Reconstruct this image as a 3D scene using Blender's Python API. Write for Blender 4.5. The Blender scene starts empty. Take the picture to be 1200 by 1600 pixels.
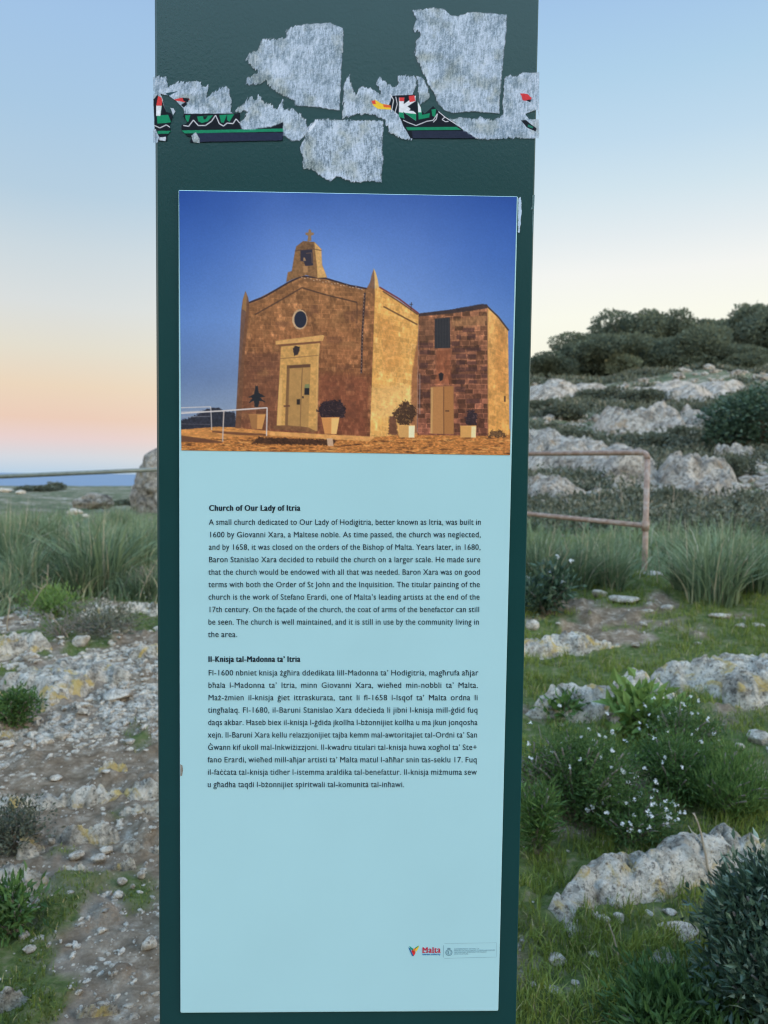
import bpy, math, random
import numpy as np
from mathutils import Vector, Matrix

random.seed(7)
rng = np.random.default_rng(7)
sc = bpy.context.scene
COL = sc.collection
R = math.radians

# ------------------------------------------------------------------ camera
F = 1178.0                      # focal length in photo pixels (1200 x 1600)
EYE = np.array([0.0, 0.0, 1.55])
PITCH, ROLL = 2.72, 0.62
cd = bpy.data.cameras.new('camera'); cam = bpy.data.objects.new('camera', cd); COL.objects.link(cam)
cd.sensor_fit = 'HORIZONTAL'; cd.sensor_width = 24.0; cd.lens = 24.0 * F / 1200.0
cd.clip_start = 0.05; cd.clip_end = 120000
cd.dof.use_dof = True; cd.dof.focus_distance = 1.13; cd.dof.aperture_fstop = 6.2
M3 = Matrix.Rotation(R(90 - PITCH), 3, 'X') @ Matrix.Rotation(R(ROLL), 3, 'Z')
cam.matrix_world = Matrix.Translation(Vector(EYE)) @ M3.to_4x4()
sc.camera = cam
MN = np.array(M3)

# ------------------------------------------------------------------ light
sc.cycles.filter_width = 1.15
sc.view_settings.view_transform = 'Standard'; sc.view_settings.look = 'None'
sc.view_settings.gamma = 1.0; sc.view_settings.exposure = 0.0
SUN_AZ, SUN_EL = 105.0, 15.0     # degrees clockwise from the view direction
sd_ = bpy.data.lights.new('sun', 'SUN'); sun = bpy.data.objects.new('sun', sd_); COL.objects.link(sun)
sd_.energy = 1.7; sd_.angle = R(30); sd_.color = (1.0, 0.80, 0.58)
_s = Vector((math.sin(R(SUN_AZ)) * math.cos(R(SUN_EL)), math.cos(R(SUN_AZ)) * math.cos(R(SUN_EL)), math.sin(R(SUN_EL))))
sun.rotation_euler = _s.to_track_quat('Z', 'Y').to_euler()
sun.location = (20, -8, 12)


def lin(c):
    c = np.asarray(c, float) / 255.0
    return np.where(c <= 0.04045, c / 12.92, ((c + 0.055) / 1.055) ** 2.4)


def lin4(c):
    a = lin(c); return (a[0], a[1], a[2], 1.0)


W = bpy.data.worlds.new('World'); sc.world = W; W.use_nodes = True
nt = W.node_tree; nt.nodes.clear()
N = nt.nodes.new; L = nt.links.new
w_out = N('ShaderNodeOutputWorld')
w_tc = N('ShaderNodeTexCoord'); w_sep = N('ShaderNodeSeparateXYZ'); L(w_tc.outputs['Generated'], w_sep.inputs[0])


def w_ramp(stops):
    r = N('ShaderNodeValToRGB'); e = r.color_ramp.elements
    while len(e) < len(stops): e.new(0.5)
    for k, (p, c) in enumerate(stops):
        e[k].position = p; e[k].color = lin4(c)
    L(w_sep.outputs[2], r.inputs[0]); return r


# dusk sky, value by height above the horizon: side away from the sunset and side towards it
ra = w_ramp([(0.0, (188, 212, 232)), (0.018, (213, 219, 228)), (0.042, (234, 211, 209)), (0.066, (238, 206, 187)), (0.105, (238, 216, 190)),
             (0.15, (230, 224, 208)), (0.2, (221, 225, 224)), (0.26, (206, 219, 226)), (0.32, (184, 209, 227)), (0.40, (171, 203, 230)),
             (0.48, (164, 198, 233)), (0.56, (155, 189, 231)), (0.72, (140, 180, 228)), (1.0, (128, 170, 224))])
rb = w_ramp([(0.0, (255, 240, 205)), (0.12, (254, 250, 228)), (0.2, (254, 254, 240)), (0.25, (248, 249, 245)), (0.29, (232, 240, 243)),
             (0.34, (212, 231, 241)), (0.39, (194, 221, 240)), (0.45, (178, 212, 237)), (0.51, (166, 201, 236)), (0.57, (156, 190, 231)),
             (0.72, (142, 182, 228)), (1.0, (128, 170, 224))])
w_map = N('ShaderNodeMapRange'); w_map.interpolation_type = 'SMOOTHSTEP'
L(w_sep.outputs[0], w_map.inputs[0]); w_map.inputs[1].default_value = -0.42; w_map.inputs[2].default_value = 0.25
w_mix = N('ShaderNodeMix'); w_mix.data_type = 'RGBA'
L(w_map.outputs[0], w_mix.inputs['Factor']); L(ra.outputs[0], w_mix.inputs[6]); L(rb.outputs[0], w_mix.inputs[7])
w_bg = N('ShaderNodeBackground'); L(w_mix.outputs[2], w_bg.inputs[0])
# unseen sky overhead and behind the viewer, brightened to light the foreground
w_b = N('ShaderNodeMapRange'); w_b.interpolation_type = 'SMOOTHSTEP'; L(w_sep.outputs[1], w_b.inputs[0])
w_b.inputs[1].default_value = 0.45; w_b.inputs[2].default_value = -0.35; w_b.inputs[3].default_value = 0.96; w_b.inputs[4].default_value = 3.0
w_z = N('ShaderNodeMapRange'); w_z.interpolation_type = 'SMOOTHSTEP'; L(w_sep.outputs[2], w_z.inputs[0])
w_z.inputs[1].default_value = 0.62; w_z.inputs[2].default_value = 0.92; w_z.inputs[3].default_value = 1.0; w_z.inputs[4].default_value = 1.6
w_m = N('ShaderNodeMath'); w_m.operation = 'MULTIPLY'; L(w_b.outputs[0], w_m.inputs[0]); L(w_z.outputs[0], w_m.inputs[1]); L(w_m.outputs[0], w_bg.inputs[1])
w_wf = N('ShaderNodeMapRange'); w_wf.interpolation_type = 'SMOOTHSTEP'; L(w_sep.outputs[1], w_wf.inputs[0])
w_wf.inputs[1].default_value = 0.4; w_wf.inputs[2].default_value = -0.4
w_warm = N('ShaderNodeMix'); w_warm.data_type = 'RGBA'; w_warm.blend_type = 'MULTIPLY'; L(w_wf.outputs[0], w_warm.inputs['Factor'])
L(w_mix.outputs[2], w_warm.inputs[6]); w_warm.inputs[7].default_value = (1.14, 1.0, 0.82, 1.0); L(w_warm.outputs[2], w_bg.inputs[0])
w_sky = N('ShaderNodeTexSky'); w_sky.sky_type = 'NISHITA'; w_sky.sun_disc = False
w_sky.sun_elevation = R(SUN_EL); w_sky.sun_rotation = R(SUN_AZ)
w_bg2 = N('ShaderNodeBackground'); L(w_sky.outputs[0], w_bg2.inputs[0]); w_bg2.inputs[1].default_value = 0.004
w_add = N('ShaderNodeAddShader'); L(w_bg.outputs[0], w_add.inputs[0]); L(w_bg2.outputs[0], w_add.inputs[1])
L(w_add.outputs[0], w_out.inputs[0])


# ------------------------------------------------------------------ numeric helpers
def _h(ix, iy, iz, s):
    n = (ix.astype(np.int64) * 374761393 + iy.astype(np.int64) * 668265263 + iz.astype(np.int64) * 2147483647 + int(s) * 1274126177) & 0xFFFFFFFF
    n = ((n ^ (n >> 13)) * 1274126177) & 0xFFFFFFFF
    n = ((n ^ (n >> 15)) * 2246822519) & 0xFFFFFFFF
    return ((n ^ (n >> 16)) & 0xFFFFFF) / float(0xFFFFFF)


def vn2(x, y, s=0):
    x = np.asarray(x, float); y = np.asarray(y, float)
    ix = np.floor(x); iy = np.floor(y); fx = x - ix; fy = y - iy
    fx = fx * fx * (3 - 2 * fx); fy = fy * fy * (3 - 2 * fy); z = np.zeros_like(ix)
    a = _h(ix, iy, z, s); b = _h(ix + 1, iy, z, s); c = _h(ix, iy + 1, z, s); d = _h(ix + 1, iy + 1, z, s)
    return (a * (1 - fx) + b * fx) * (1 - fy) + (c * (1 - fx) + d * fx) * fy


def fbm(x, y, o=4, s=0):
    t = 0.0; a = 0.5; n = 0.0
    for k in range(o):
        t = t + a * vn2(x, y, s + 17 * k); n += a; a *= 0.5; x = np.asarray(x) * 2.03 + 5.1; y = np.asarray(y) * 2.03 + 1.7
    return t / n


def vn3(p, s=0):
    i = np.floor(p); f = p - i; f = f * f * (3 - 2 * f)
    r = 0
    for dx in (0, 1):
        for dy in (0, 1):
            for dz in (0, 1):
                w = (f[:, 0] if dx else 1 - f[:, 0]) * (f[:, 1] if dy else 1 - f[:, 1]) * (f[:, 2] if dz else 1 - f[:, 2])
                r = r + w * _h(i[:, 0] + dx, i[:, 1] + dy, i[:, 2] + dz, s)
    return r


def fbm3(p, o=4, s=0):
    t = 0; a = .5; n = 0
    for k in range(o):
        t = t + a * vn3(p, s + 13 * k); n += a; a *= .5; p = p * 2.03 + 3.3
    return t / n


def sstep(a, b, x):
    t = np.clip((x - a) / (b - a), 0, 1); return t * t * (3 - 2 * t)


def sdist(poly, X, Y):
    """Signed distance to a polygon, positive inside."""
    P = np.asarray(poly, float); n = len(P)
    d = np.full(X.shape, 1e9); ins = np.zeros(X.shape, bool)
    for k in range(n):
        ax, ay = P[k]; bx, by = P[(k + 1) % n]
        ex, ey = bx - ax, by - ay; q = ex * ex + ey * ey + 1e-12
        t = np.clip(((X - ax) * ex + (Y - ay) * ey) / q, 0, 1)
        d = np.minimum(d, (X - ax - t * ex) ** 2 + (Y - ay - t * ey) ** 2)
        if ay != by:
            c = ((ay > Y) != (by > Y)) & (X < (bx - ax) * (Y - ay) / (by - ay) + ax); ins ^= c
    d = np.sqrt(d); return np.where(ins, d, -d)


# ------------------------------------------------------------------ mesh helpers
def mesh(name, V, Fs, mats, parent=None, smooth=False, attr=None, midx=None):
    """One mesh object from vertices and a list of face arrays (each n x 3 or n x 4)."""
    V = np.asarray(V, np.float32)
    if not isinstance(Fs, (list, tuple)) or np.ndim(Fs[0]) == 1: Fs = [np.asarray(Fs)]
    Fs = [np.asarray(f, np.int32) for f in Fs if len(f)]
    me = bpy.data.meshes.new(name)
    me.vertices.add(len(V)); me.vertices.foreach_set('co', V.ravel())
    tot = np.concatenate([np.full(len(f), f.shape[1], np.int32) for f in Fs])
    idx = np.concatenate([f.ravel() for f in Fs])
    me.loops.add(len(idx)); me.loops.foreach_set('vertex_index', idx)
    st = np.concatenate([[0], np.cumsum(tot)[:-1]]).astype(np.int32)
    me.polygons.add(len(tot)); me.polygons.foreach_set('loop_start', st); me.polygons.foreach_set('loop_total', tot)
    me.update(calc_edges=True)
    me.polygons.foreach_set('use_smooth', np.full(len(tot), bool(smooth)))
    if not isinstance(mats, (list, tuple)): mats = [mats]
    for m in mats: me.materials.append(m)
    if midx is not None: me.polygons.foreach_set('material_index', np.asarray(midx, np.int32))
    for k, a in (attr or {}).items():
        a = np.asarray(a, np.float32)
        if a.ndim == 1:
            at = me.attributes.new(k, 'FLOAT', 'POINT'); at.data.foreach_set('value', a)
        else:
            at = me.attributes.new(k, 'FLOAT_COLOR', 'POINT'); at.data.foreach_set('color', a.ravel())
    me.validate()
    o = bpy.data.objects.new(name, me); COL.objects.link(o)
    if parent is not None: o.parent = parent
    return o


def tag(o, label=None, cat=None, group=None, kind=None):
    if label: o['label'] = label
    if cat: o['category'] = cat
    if group: o['group'] = group
    if kind: o['kind'] = kind
    return o


def empty(name, loc, label, cat, group=None):
    o = bpy.data.objects.new(name, None); COL.objects.link(o); o.location = [float(v) for v in loc]; o.empty_display_size = 0.1
    return tag(o, label, cat, group)


class MB:
    def __init__(s): s.V = []; s.Q = []; s.T = []; s.n = 0; s.A = []
    def add(s, V, Q=None, T=None, a=0.0):
        V = np.asarray(V, float)
        s.V.append(V); s.A.append(np.full(len(V), a) if np.isscalar(a) else a)
        if Q is not None and len(Q): s.Q.append(np.asarray(Q) + s.n)
        if T is not None and len(T): s.T.append(np.asarray(T) + s.n)
        s.n += len(V); return s
    def tube(s, path, r, seg=10, cap=True, a=0.0):
        P = np.asarray(path, float); n = len(P); r = np.broadcast_to(np.asarray(r, float), (n,))
        t = np.gradient(P, axis=0); t /= np.linalg.norm(t, axis=1)[:, None] + 1e-9
        ref = np.array([0, 0, 1.0]) if abs(t[0, 2]) < .9 else np.array([1.0, 0, 0])
        u = np.cross(t, ref); u /= np.linalg.norm(u, axis=1)[:, None] + 1e-9; v = np.cross(t, u)
        an = np.arange(seg) * 2 * np.pi / seg
        V = P[:, None] + r[:, None, None] * (np.cos(an)[None, :, None] * u[:, None] + np.sin(an)[None, :, None] * v[:, None])
        V = V.reshape(-1, 3); Q = []
        for i in range(n - 1):
            for k in range(seg):
                Q.append((i * seg + k, i * seg + (k + 1) % seg, (i + 1) * seg + (k + 1) % seg, (i + 1) * seg + k))
        T = []
        if cap:
            V = np.vstack([V, P[:1], P[-1:]]); c = n * seg
            for k in range(seg):
                T.append((c, (k + 1) % seg, k)); T.append((c + 1, (n - 1) * seg + k, (n - 1) * seg + (k + 1) % seg))
        return s.add(V, Q, T, a)
    def box(s, x0, x1, y0, y1, z0, z1, bev=0.0):
        bm = __import__('bmesh').new(); import bmesh
        bmesh.ops.create_cube(bm, size=1.0)
        for v in bm.verts: v.co = ((x0 + x1) / 2 + v.co.x * (x1 - x0), (y0 + y1) / 2 + v.co.y * (y1 - y0), (z0 + z1) / 2 + v.co.z * (z1 - z0))
        if bev: bmesh.ops.bevel(bm, geom=list(bm.edges), offset=bev, segments=3, profile=.5, affect='EDGES')
        bm.verts.ensure_lookup_table(); bm.verts.index_update()
        V = [v.co[:] for v in bm.verts]; Q = [[v.index for v in f.verts] for f in bm.faces if len(f.verts) == 4]; T = [[v.index for v in f.verts] for f in bm.faces if len(f.verts) == 3]
        bm.free(); return s.add(V, Q, T)
    def build(s, name, m, parent=None, smooth=False, attr='tint'):
        Fs = ([np.vstack(s.Q)] if s.Q else []) + ([np.vstack(s.T)] if s.T else [])
        return mesh(name, np.vstack(s.V), Fs, m, parent, smooth, {attr: np.concatenate(s.A)})


_ico = {}
def ico(n):
    if n not in _ico:
        import bmesh
        bm = bmesh.new(); bmesh.ops.create_icosphere(bm, subdivisions=n, radius=1.0)
        bm.verts.index_update()
        _ico[n] = (np.array([v.co[:] for v in bm.verts]), np.array([[v.index for v in f.verts] for f in bm.faces])); bm.free()
    return _ico[n]


# ------------------------------------------------------------------ materials
def newmat(name):
    m = bpy.data.materials.new(name); m.use_nodes = True; t = m.node_tree
    b = t.nodes['Principled BSDF']; return m, t, b


def ramp(t, src, stops):
    r = t.nodes.new('ShaderNodeValToRGB'); e = r.color_ramp.elements
    while len(e) < len(stops): e.new(.5)
    for k, (p, c) in enumerate(stops): e[k].position = p; e[k].color = (c[0], c[1], c[2], 1) if not np.isscalar(c) else (c, c, c, 1)
    t.links.new(src, r.inputs[0]); return r.outputs[0]


def pos(t):
    return t.nodes.new('ShaderNodeNewGeometry').outputs['Position']


def noise(t, vec, scale, detail=6, rough=.6, dist=0.0):
    n = t.nodes.new('ShaderNodeTexNoise'); n.inputs['Scale'].default_value = scale; n.inputs['Detail'].default_value = detail
    n.inputs['Roughness'].default_value = rough; n.inputs['Distortion'].default_value = dist
    if vec is not None: t.links.new(vec, n.inputs['Vector'])
    return n.outputs['Fac']


def mixc(t, f, a, b, mode='MIX'):
    n = t.nodes.new('ShaderNodeMix'); n.data_type = 'RGBA'; n.blend_type = mode
    for s, v in ((n.inputs['Factor'], f), (n.inputs[6], a), (n.inputs[7], b)):
        if hasattr(v, 'links'): t.links.new(v, s)
        elif np.isscalar(v): s.default_value = v
        else: s.default_value = (v[0], v[1], v[2], 1)
    return n.outputs[2]


def attrib(t, name, out='Fac'):
    n = t.nodes.new('ShaderNodeAttribute'); n.attribute_name = name; return n.outputs[out]


def bump(t, b, h, strength, dist):
    n = t.nodes.new('ShaderNodeBump'); n.inputs['Strength'].default_value = strength; n.inputs['Distance'].default_value = dist
    t.links.new(h, n.inputs['Height']); t.links.new(n.outputs[0], b.inputs['Normal'])


def rock_mat(name, dark, mid, pale, lichen, lich_amt=0.56, sc_=1.0):
    m, t, b = newmat(name); p = pos(t); b.inputs['Roughness'].default_value = .92; b.inputs['Specular IOR Level'].default_value = .2
    n1 = noise(t, p, 9 * sc_, 10, .68, .4)
    c = ramp(t, n1, [(.32, dark), (.44, mid), (.56, pale), (.75, tuple(min(1, x * 1.12) for x in pale))])
    n2 = noise(t, p, 55 * sc_, 6, .7)
    c = mixc(t, ramp(t, n2, [(.36, .85), (.47, 0)]), c, tuple(x * .5 for x in dark))
    n5 = noise(t, p, 19 * sc_, 8, .72, 1.2)
    c = mixc(t, ramp(t, n5, [(.38, .6), (.47, 0)]), c, tuple(x * .9 for x in dark))
    c = mixc(t, ramp(t, n5, [(.56, 0), (.66, .5)]), c, tuple(min(.75, x * 1.2) for x in pale))
    n3 = noise(t, p, 6.5 * sc_, 8, .66, .8)
    c = mixc(t, ramp(t, n3, [(lich_amt + .02, 0), (lich_amt + .10, .8)]), c, lichen)
    n4 = noise(t, p, 4.3 * sc_, 5, .6, .2)
    c = mixc(t, ramp(t, n4, [(.56, 0), (.68, .5)]), c, (.17, .165, .155))
    t.links.new(c, b.inputs['Base Color'])
    h = noise(t, p, 30 * sc_, 9, .7)
    bump(t, b, h, 1.0, .045 / sc_); return m


M_rock = rock_mat('pale_limestone', (.12, .105, .085), (.43, .39, .325), (.70, .645, .555), (.58, .42, .13), .515)
M_hillrock = rock_mat('hill_limestone', (.085, .074, .062), (.33, .285, .235), (.60, .53, .45), (.40, .29, .19), .54, .3)
M_boulder = rock_mat('weathered_boulder', (.06, .053, .047), (.21, .19, .165), (.40, .37, .33), (.34, .26, .15), .56, .8)
M_stone = rock_mat('loose_limestone', (.19, .16, .125), (.43, .375, .305), (.66, .595, .505), (.46, .36, .23), .62, 2.0)


def leaf_mat(name, stops, trans=.25, rough=.55, spec=.3):
    m, t, b = newmat(name)
    c = ramp(t, attrib(t, 'tint'), stops)
    t.links.new(c, b.inputs['Base Color']); b.inputs['Roughness'].default_value = rough; b.inputs['Specular IOR Level'].default_value = spec
    tr = t.nodes.new('ShaderNodeBsdfTranslucent'); t.links.new(c, tr.inputs['Color'])
    mx = t.nodes.new('ShaderNodeMixShader'); mx.inputs[0].default_value = trans
    t.links.new(b.outputs[0], mx.inputs[1]); t.links.new(tr.outputs[0], mx.inputs[2])
    t.links.new(mx.outputs[0], t.nodes['Material Output'].inputs[0]); return m


M_grass = leaf_mat('blue_green_blades', [(0, (.075, .112, .068)), (.4, (.15, .215, .115)), (.8, (.27, .34, .19)), (.9, (.38, .35, .23)), (1, (.48, .42, .30))])
M_lawn = leaf_mat('short_grass_blades', [(0, (.08, .115, .025)), (.5, (.175, .23, .042)), (.85, (.29, .325, .07)), (1, (.42, .36, .18))])
M_shrub = leaf_mat('dark_shrub_leaves', [(0, (.026, .052, .036)), (.5, (.06, .11, .066)), (.85, (.125, .19, .115)), (1, (.28, .35, .26))], .2, .42, .45)
M_herb = leaf_mat('fresh_herb_leaves', [(0, (.05, .10, .03)), (.5, (.10, .19, .05)), (1, (.20, .30, .08))], .3)
M_heath = leaf_mat('grey_green_leaves', [(0, (.06, .07, .05)), (.45, (.12, .135, .09)), (.8, (.20, .195, .135)), (1, (.30, .26, .19))], .2)
M_pine = leaf_mat('pine_needles', [(0, (.09, .112, .085)), (.5, (.145, .172, .122)), (.85, (.20, .215, .13)), (1, (.28, .24, .13))], .25, .8, .1)
M_petal = leaf_mat('white_petals', [(0, (.75, .75, .76)), (1, (.85, .85, .83))], .3)
M_dry = leaf_mat('dry_straw', [(0, (.22, .17, .12)), (1, (.50, .43, .33))], .1, .8, .1)


def plain(name, c, rough=.7, var=.15, scale=20, spec=.4, metallic=0.0, bmp=0.0):
    m, t, b = newmat(name); p = pos(t); n = noise(t, p, scale, 6, .65)
    a = tuple(max(0, x * (1 - var)) for x in c); d = tuple(min(1, x * (1 + var)) for x in c)
    t.links.new(ramp(t, n, [(.3, a), (.7, d)]), b.inputs['Base Color'])
    b.inputs['Roughness'].default_value = rough; b.inputs['Specular IOR Level'].default_value = spec; b.inputs['Metallic'].default_value = metallic
    if bmp: bump(t, b, noise(t, p, scale * 6, 4, .6), bmp, .002)
    return m


M_bark = plain('bark', (.13, .10, .075), .9, .35, 8, .2)
M_twig = plain('grey_twigs', (.20, .175, .15), .9, .3, 40, .2)


# ------------------------------------------------------------------ terrain
LP = np.array([(0, 0), (2, 0), (3, .03), (4, .09), (6, .25), (8, .42), (10, .5), (18, .48), (30, .5), (45, .58), (58, .66), (66, .3), (110, -28), (170, -70), (240, -110), (500, -160)], float)
RP = np.array([(0, 0), (2, 0), (4, .18), (5.5, .42), (7, .62), (10, .74), (15, .86), (22, 1.5), (30, 2.6), (45, 5.5), (62, 9.4), (75, 11.2), (95, 14.5), (150, 17), (260, 5), (380, -60), (500, -160)], float)


def Hs(x, y):
    x = np.asarray(x, float); y = np.asarray(y, float)
    r = np.hypot(x, y); az = np.degrees(np.arctan2(x, y))
    w = sstep(-4, 9, az) * (1 - sstep(110, 160, az))
    z = np.interp(r, LP[:, 0], LP[:, 1]) * (1 - w) + np.interp(r, RP[:, 0], RP[:, 1]) * w
    bk = sstep(140, 160, np.abs(az)); z = z + bk * np.interp(r, [7, 20, 45, 75, 140, 230], [0, 6, 23, 34, 34, 0])   # unseen slope added behind the viewer to darken the totem's reflection
    far = sstep(9, 30, r)
    z = z + (fbm(x / 7 + 3, y / 7, 4, 5) - .5) * far * (.5 + 2.2 * w * sstep(20, 60, r)) * (1 - sstep(230, 400, r))
    z = z + (fbm(x / 1.3 + 3, y / 1.3, 3, 8) - .5) * .10 * sstep(1.2, 3, r)
    return z


def Hf(x, y):
    r = np.hypot(x, y)
    k = sstep(.8, 1.8, r) * (1 - sstep(25, 50, r))
    b = fbm(np.asarray(x) / .16, np.asarray(y) / .16, 4, 21)
    return Hs(x, y) + k * ((b - .5) * .05 + np.maximum(b - .56, 0) * .16)


def ray(px, py):
    v = MN @ np.array([(px - 600) / F, -(py - 800) / F, -1.0]); return v / np.linalg.norm(v)


_T = np.concatenate([np.arange(1.2, 14, .02), np.arange(14, 60, .1), np.arange(60, 260, .4)])
def G(px, py, dz=0.0):
    d = ray(px, py); P = EYE + _T[:, None] * d
    g = P[:, 2] - (Hs(P[:, 0], P[:, 1]) + dz)
    k = np.argmax(g < 0)
    if g[k] >= 0: k = len(_T) - 1
    if k > 0:
        f = g[k - 1] / (g[k - 1] - g[k] + 1e-9); t = _T[k - 1] + f * (_T[k] - _T[k - 1])
    else: t = _T[0]
    p = EYE + t * d; return np.array([p[0], p[1], p[2] - dz])


# region mask: 1 = grown over, 0 = bare stony soil
def green(x, y):
    az = np.degrees(np.arctan2(x, y)); r = np.hypot(x, y)
    n = fbm(x / .38, y / .38, 4, 31); n2 = fbm(x / 2.2, y / 2.2, 3, 37)
    right = sstep(-2, 8, az)
    path = (1 - sstep(6.0, 7.2, r)) * (1 - right)
    patch = sstep(.5, .62, fbm(x / 1.1 + 7, y / 1.1, 3, 57)) * (.4 + .6 * sstep(3.0, 4.2, r)) * .13
    th = -patch * (1 - right) + (.335 + .12 * (1 - sstep(2.2, 3.6, r))) * right + (1 - right) * (.44 + .168 * path) - .06 * (r > 9)
    v = n * (.6 + .2 * (1 - right)) + n2 * (.4 - .2 * (1 - right))
    return sstep(th, th + .09, v)


def build_ground():
    a = np.concatenate([np.arange(-180, -38, 4.0), np.arange(-38, 38, .16), np.arange(38, 180, 4.0)])
    r = np.exp(np.linspace(math.log(.9), math.log(500), 820))
    A, Rr = np.meshgrid(np.radians(a), r); X = Rr * np.sin(A); Y = Rr * np.cos(A); Z = Hf(X, Y)
    n, m = A.shape
    V = np.stack([X, Y, Z], -1).reshape(-1, 3)
    i, j = np.meshgrid(np.arange(n - 1), np.arange(m), indexing='ij'); j2 = (j + 1) % m
    Q = np.stack([i * m + j, i * m + j2, (i + 1) * m + j2, (i + 1) * m + j], -1).reshape(-1, 4)
    V = np.vstack([V, [[0, 0, float(Hs(0.0, 0.01))]]]); c = n * m
    T = np.array([(c, (k + 1) % m, k) for k in range(m)])
    g = np.append(green(X, Y).ravel(), 0)
    far = np.append(sstep(12, 30, Rr).ravel(), 0)
    m_, t, b = newmat('ground_soil'); p = pos(t); b.inputs['Roughness'].default_value = .95; b.inputs['Specular IOR Level'].default_value = .15
    n1 = noise(t, p, 14, 10, .72, .3)
    soil = ramp(t, n1, [(.30, (.10, .070, .045)), (.46, (.195, .142, .095)), (.57, (.29, .225, .16)), (.67, (.50, .43, .345))])
    soil = mixc(t, ramp(t, noise(t, p, 1.4, 6, .6), [(.5, 0), (.68, .5)]), soil, (.36, .32, .27))
    moss = ramp(t, noise(t, p, 22, 8, .7), [(.3, (.06, .078, .026)), (.48, (.10, .135, .038)), (.58, (.16, .165, .075)), (.7, (.25, .22, .15))])
    near = mixc(t, attrib(t, 'green'), soil, moss)
    scrub = ramp(t, noise(t, p, .9, 9, .7), [(.34, (.075, .09, .055)), (.46, (.12, .135, .075)), (.55, (.21, .19, .13)), (.66, (.38, .34, .28))])
    t.links.new(mixc(t, attrib(t, 'far'), near, scrub), b.inputs['Base Color'])
    bump(t, b, noise(t, p, 40, 8, .7), .9, .03)
    o = mesh('ground', V, [Q, T], m_, None, True, {'green': g, 'far': far}); tag(o, kind='structure')


build_ground()

# sea: one huge disc
def build_sea():
    rr = np.array([200, 600, 2000, 8000, 30000, 80000.0]); aa = np.radians(np.arange(0, 360, 3)); m = len(aa)
    V = np.array([(r * np.sin(a), r * np.cos(a), -72.0) for r in rr for a in aa])
    Q = [(i * m + k, i * m + (k + 1) % m, (i + 1) * m + (k + 1) % m, (i + 1) * m + k) for i in range(len(rr) - 1) for k in range(m)]
    m_, t, b = newmat('sea_water'); b.inputs['Base Color'].default_value = (.13, .21, .31, 1); b.inputs['Roughness'].default_value = .5
    b.inputs['Specular IOR Level'].default_value = .3
    bump(t, b, noise(t, pos(t), .05, 5, .6), .4, 1.0)
    tag(mesh('sea', V, Q, m_), kind='structure')


build_sea()

# ------------------------------------------------------------------ totem plane
def pixdir(px, py): return MN @ np.array([(px - 600) / F, -(py - 800) / F, -1.0])
_up = -(MN @ np.array([(350 - 600) / F, -(21964 - 800) / F, -1.0])); UP = _up / np.linalg.norm(_up)
YAW = 1.35
_t = np.array([math.cos(R(YAW)), math.sin(R(YAW)), 0.0]); _t -= UP * (_t @ UP); TX = _t / np.linalg.norm(_t)
NRM = np.cross(TX, UP)                      # towards the camera
P0 = EYE + pixdir(545, 800) * 1.11
_s0 = P0[2] / UP[2]; BASE = P0 - UP * _s0   # foot of the totem, on the ground
BASE = BASE + UP * ((float(Hs(BASE[0], BASE[1])) - BASE[2]) / UP[2])


def PL(px, py, off=0.0):
    """Photo pixels -> the totem's own (x, y, z), on the plane OFF metres in front of its face."""
    px = np.asarray(px, float); py = np.asarray(py, float)
    D = np.stack([(px - 600) / F, -(py - 800) / F, -np.ones_like(px)], -1) @ MN.T
    o = P0 + NRM * off
    t = ((o - EYE) @ NRM) / (D @ NRM)
    W_ = EYE + D * t[..., None] - BASE
    return np.stack([W_ @ TX, -(W_ @ NRM), W_ @ UP], -1)


totem = empty('information_totem', BASE, 'tall dark green metal totem with church photo and pale blue text panel', 'information sign')
totem.rotation_euler = Matrix((Vector(TX), Vector(-NRM), Vector(UP))).transposed().to_euler()


def powder():
    m, t, b = newmat('green_powder_coat'); tc = t.nodes.new('ShaderNodeTexCoord').outputs['Object']
    b.inputs['Base Color'].default_value = (.006, .052, .046, 1); b.inputs['Roughness'].default_value = .3
    b.inputs['Specular IOR Level'].default_value = .5
    b.inputs['Coat Weight'].default_value = .25; b.inputs['Coat Roughness'].default_value = .12
    n1 = noise(t, tc, 190, 3, .55, .5); n2 = noise(t, tc, 9, 4, .6)
    c = mixc(t, ramp(t, n2, [(.4, 0), (.7, .35)]), (.002, .043, .046), (.004, .052, .057)); t.links.new(c, b.inputs['Base Color'])
    bump(t, b, n1, .13, .0012)
    for nd in t.nodes:
        if nd.type == 'BUMP': t.links.new(nd.outputs[0], b.inputs['Coat Normal'])
    return m


M_green = powder()
M_edge = plain('worn_green_edge', (.035, .075, .07), .45, .4, 60, .5)
xl = PL(241.0, 300)[0]; xr = PL(841.5, 30)[0]; xb = PL(809.5, 1560)[0]; xr = (xr + xb) / 2
xc = PL(247.5, 800)[0]
HT = 2.42
MB().box(xl, xr, .0035, .12, .012, HT, .004).build('body', M_green, totem)
MB().box(xc - .0005, xr - .0012, 0.0, .0045, .03, HT - .02, .0018).build('front_cover', M_green, totem)
MB().box(xl - .06, xr + .06, -.05, .17, -.05, .0118, .004).build('base_plate', M_edge, totem)

# ---- the info panel: pale blue printed sheet, traced from its four corners
E_PANEL = np.array([.747, .84, .874])          # light that falls on the face (for choosing print inks)


def ink(c): return np.clip(lin(c) / E_PANEL, 0, .95)


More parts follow.
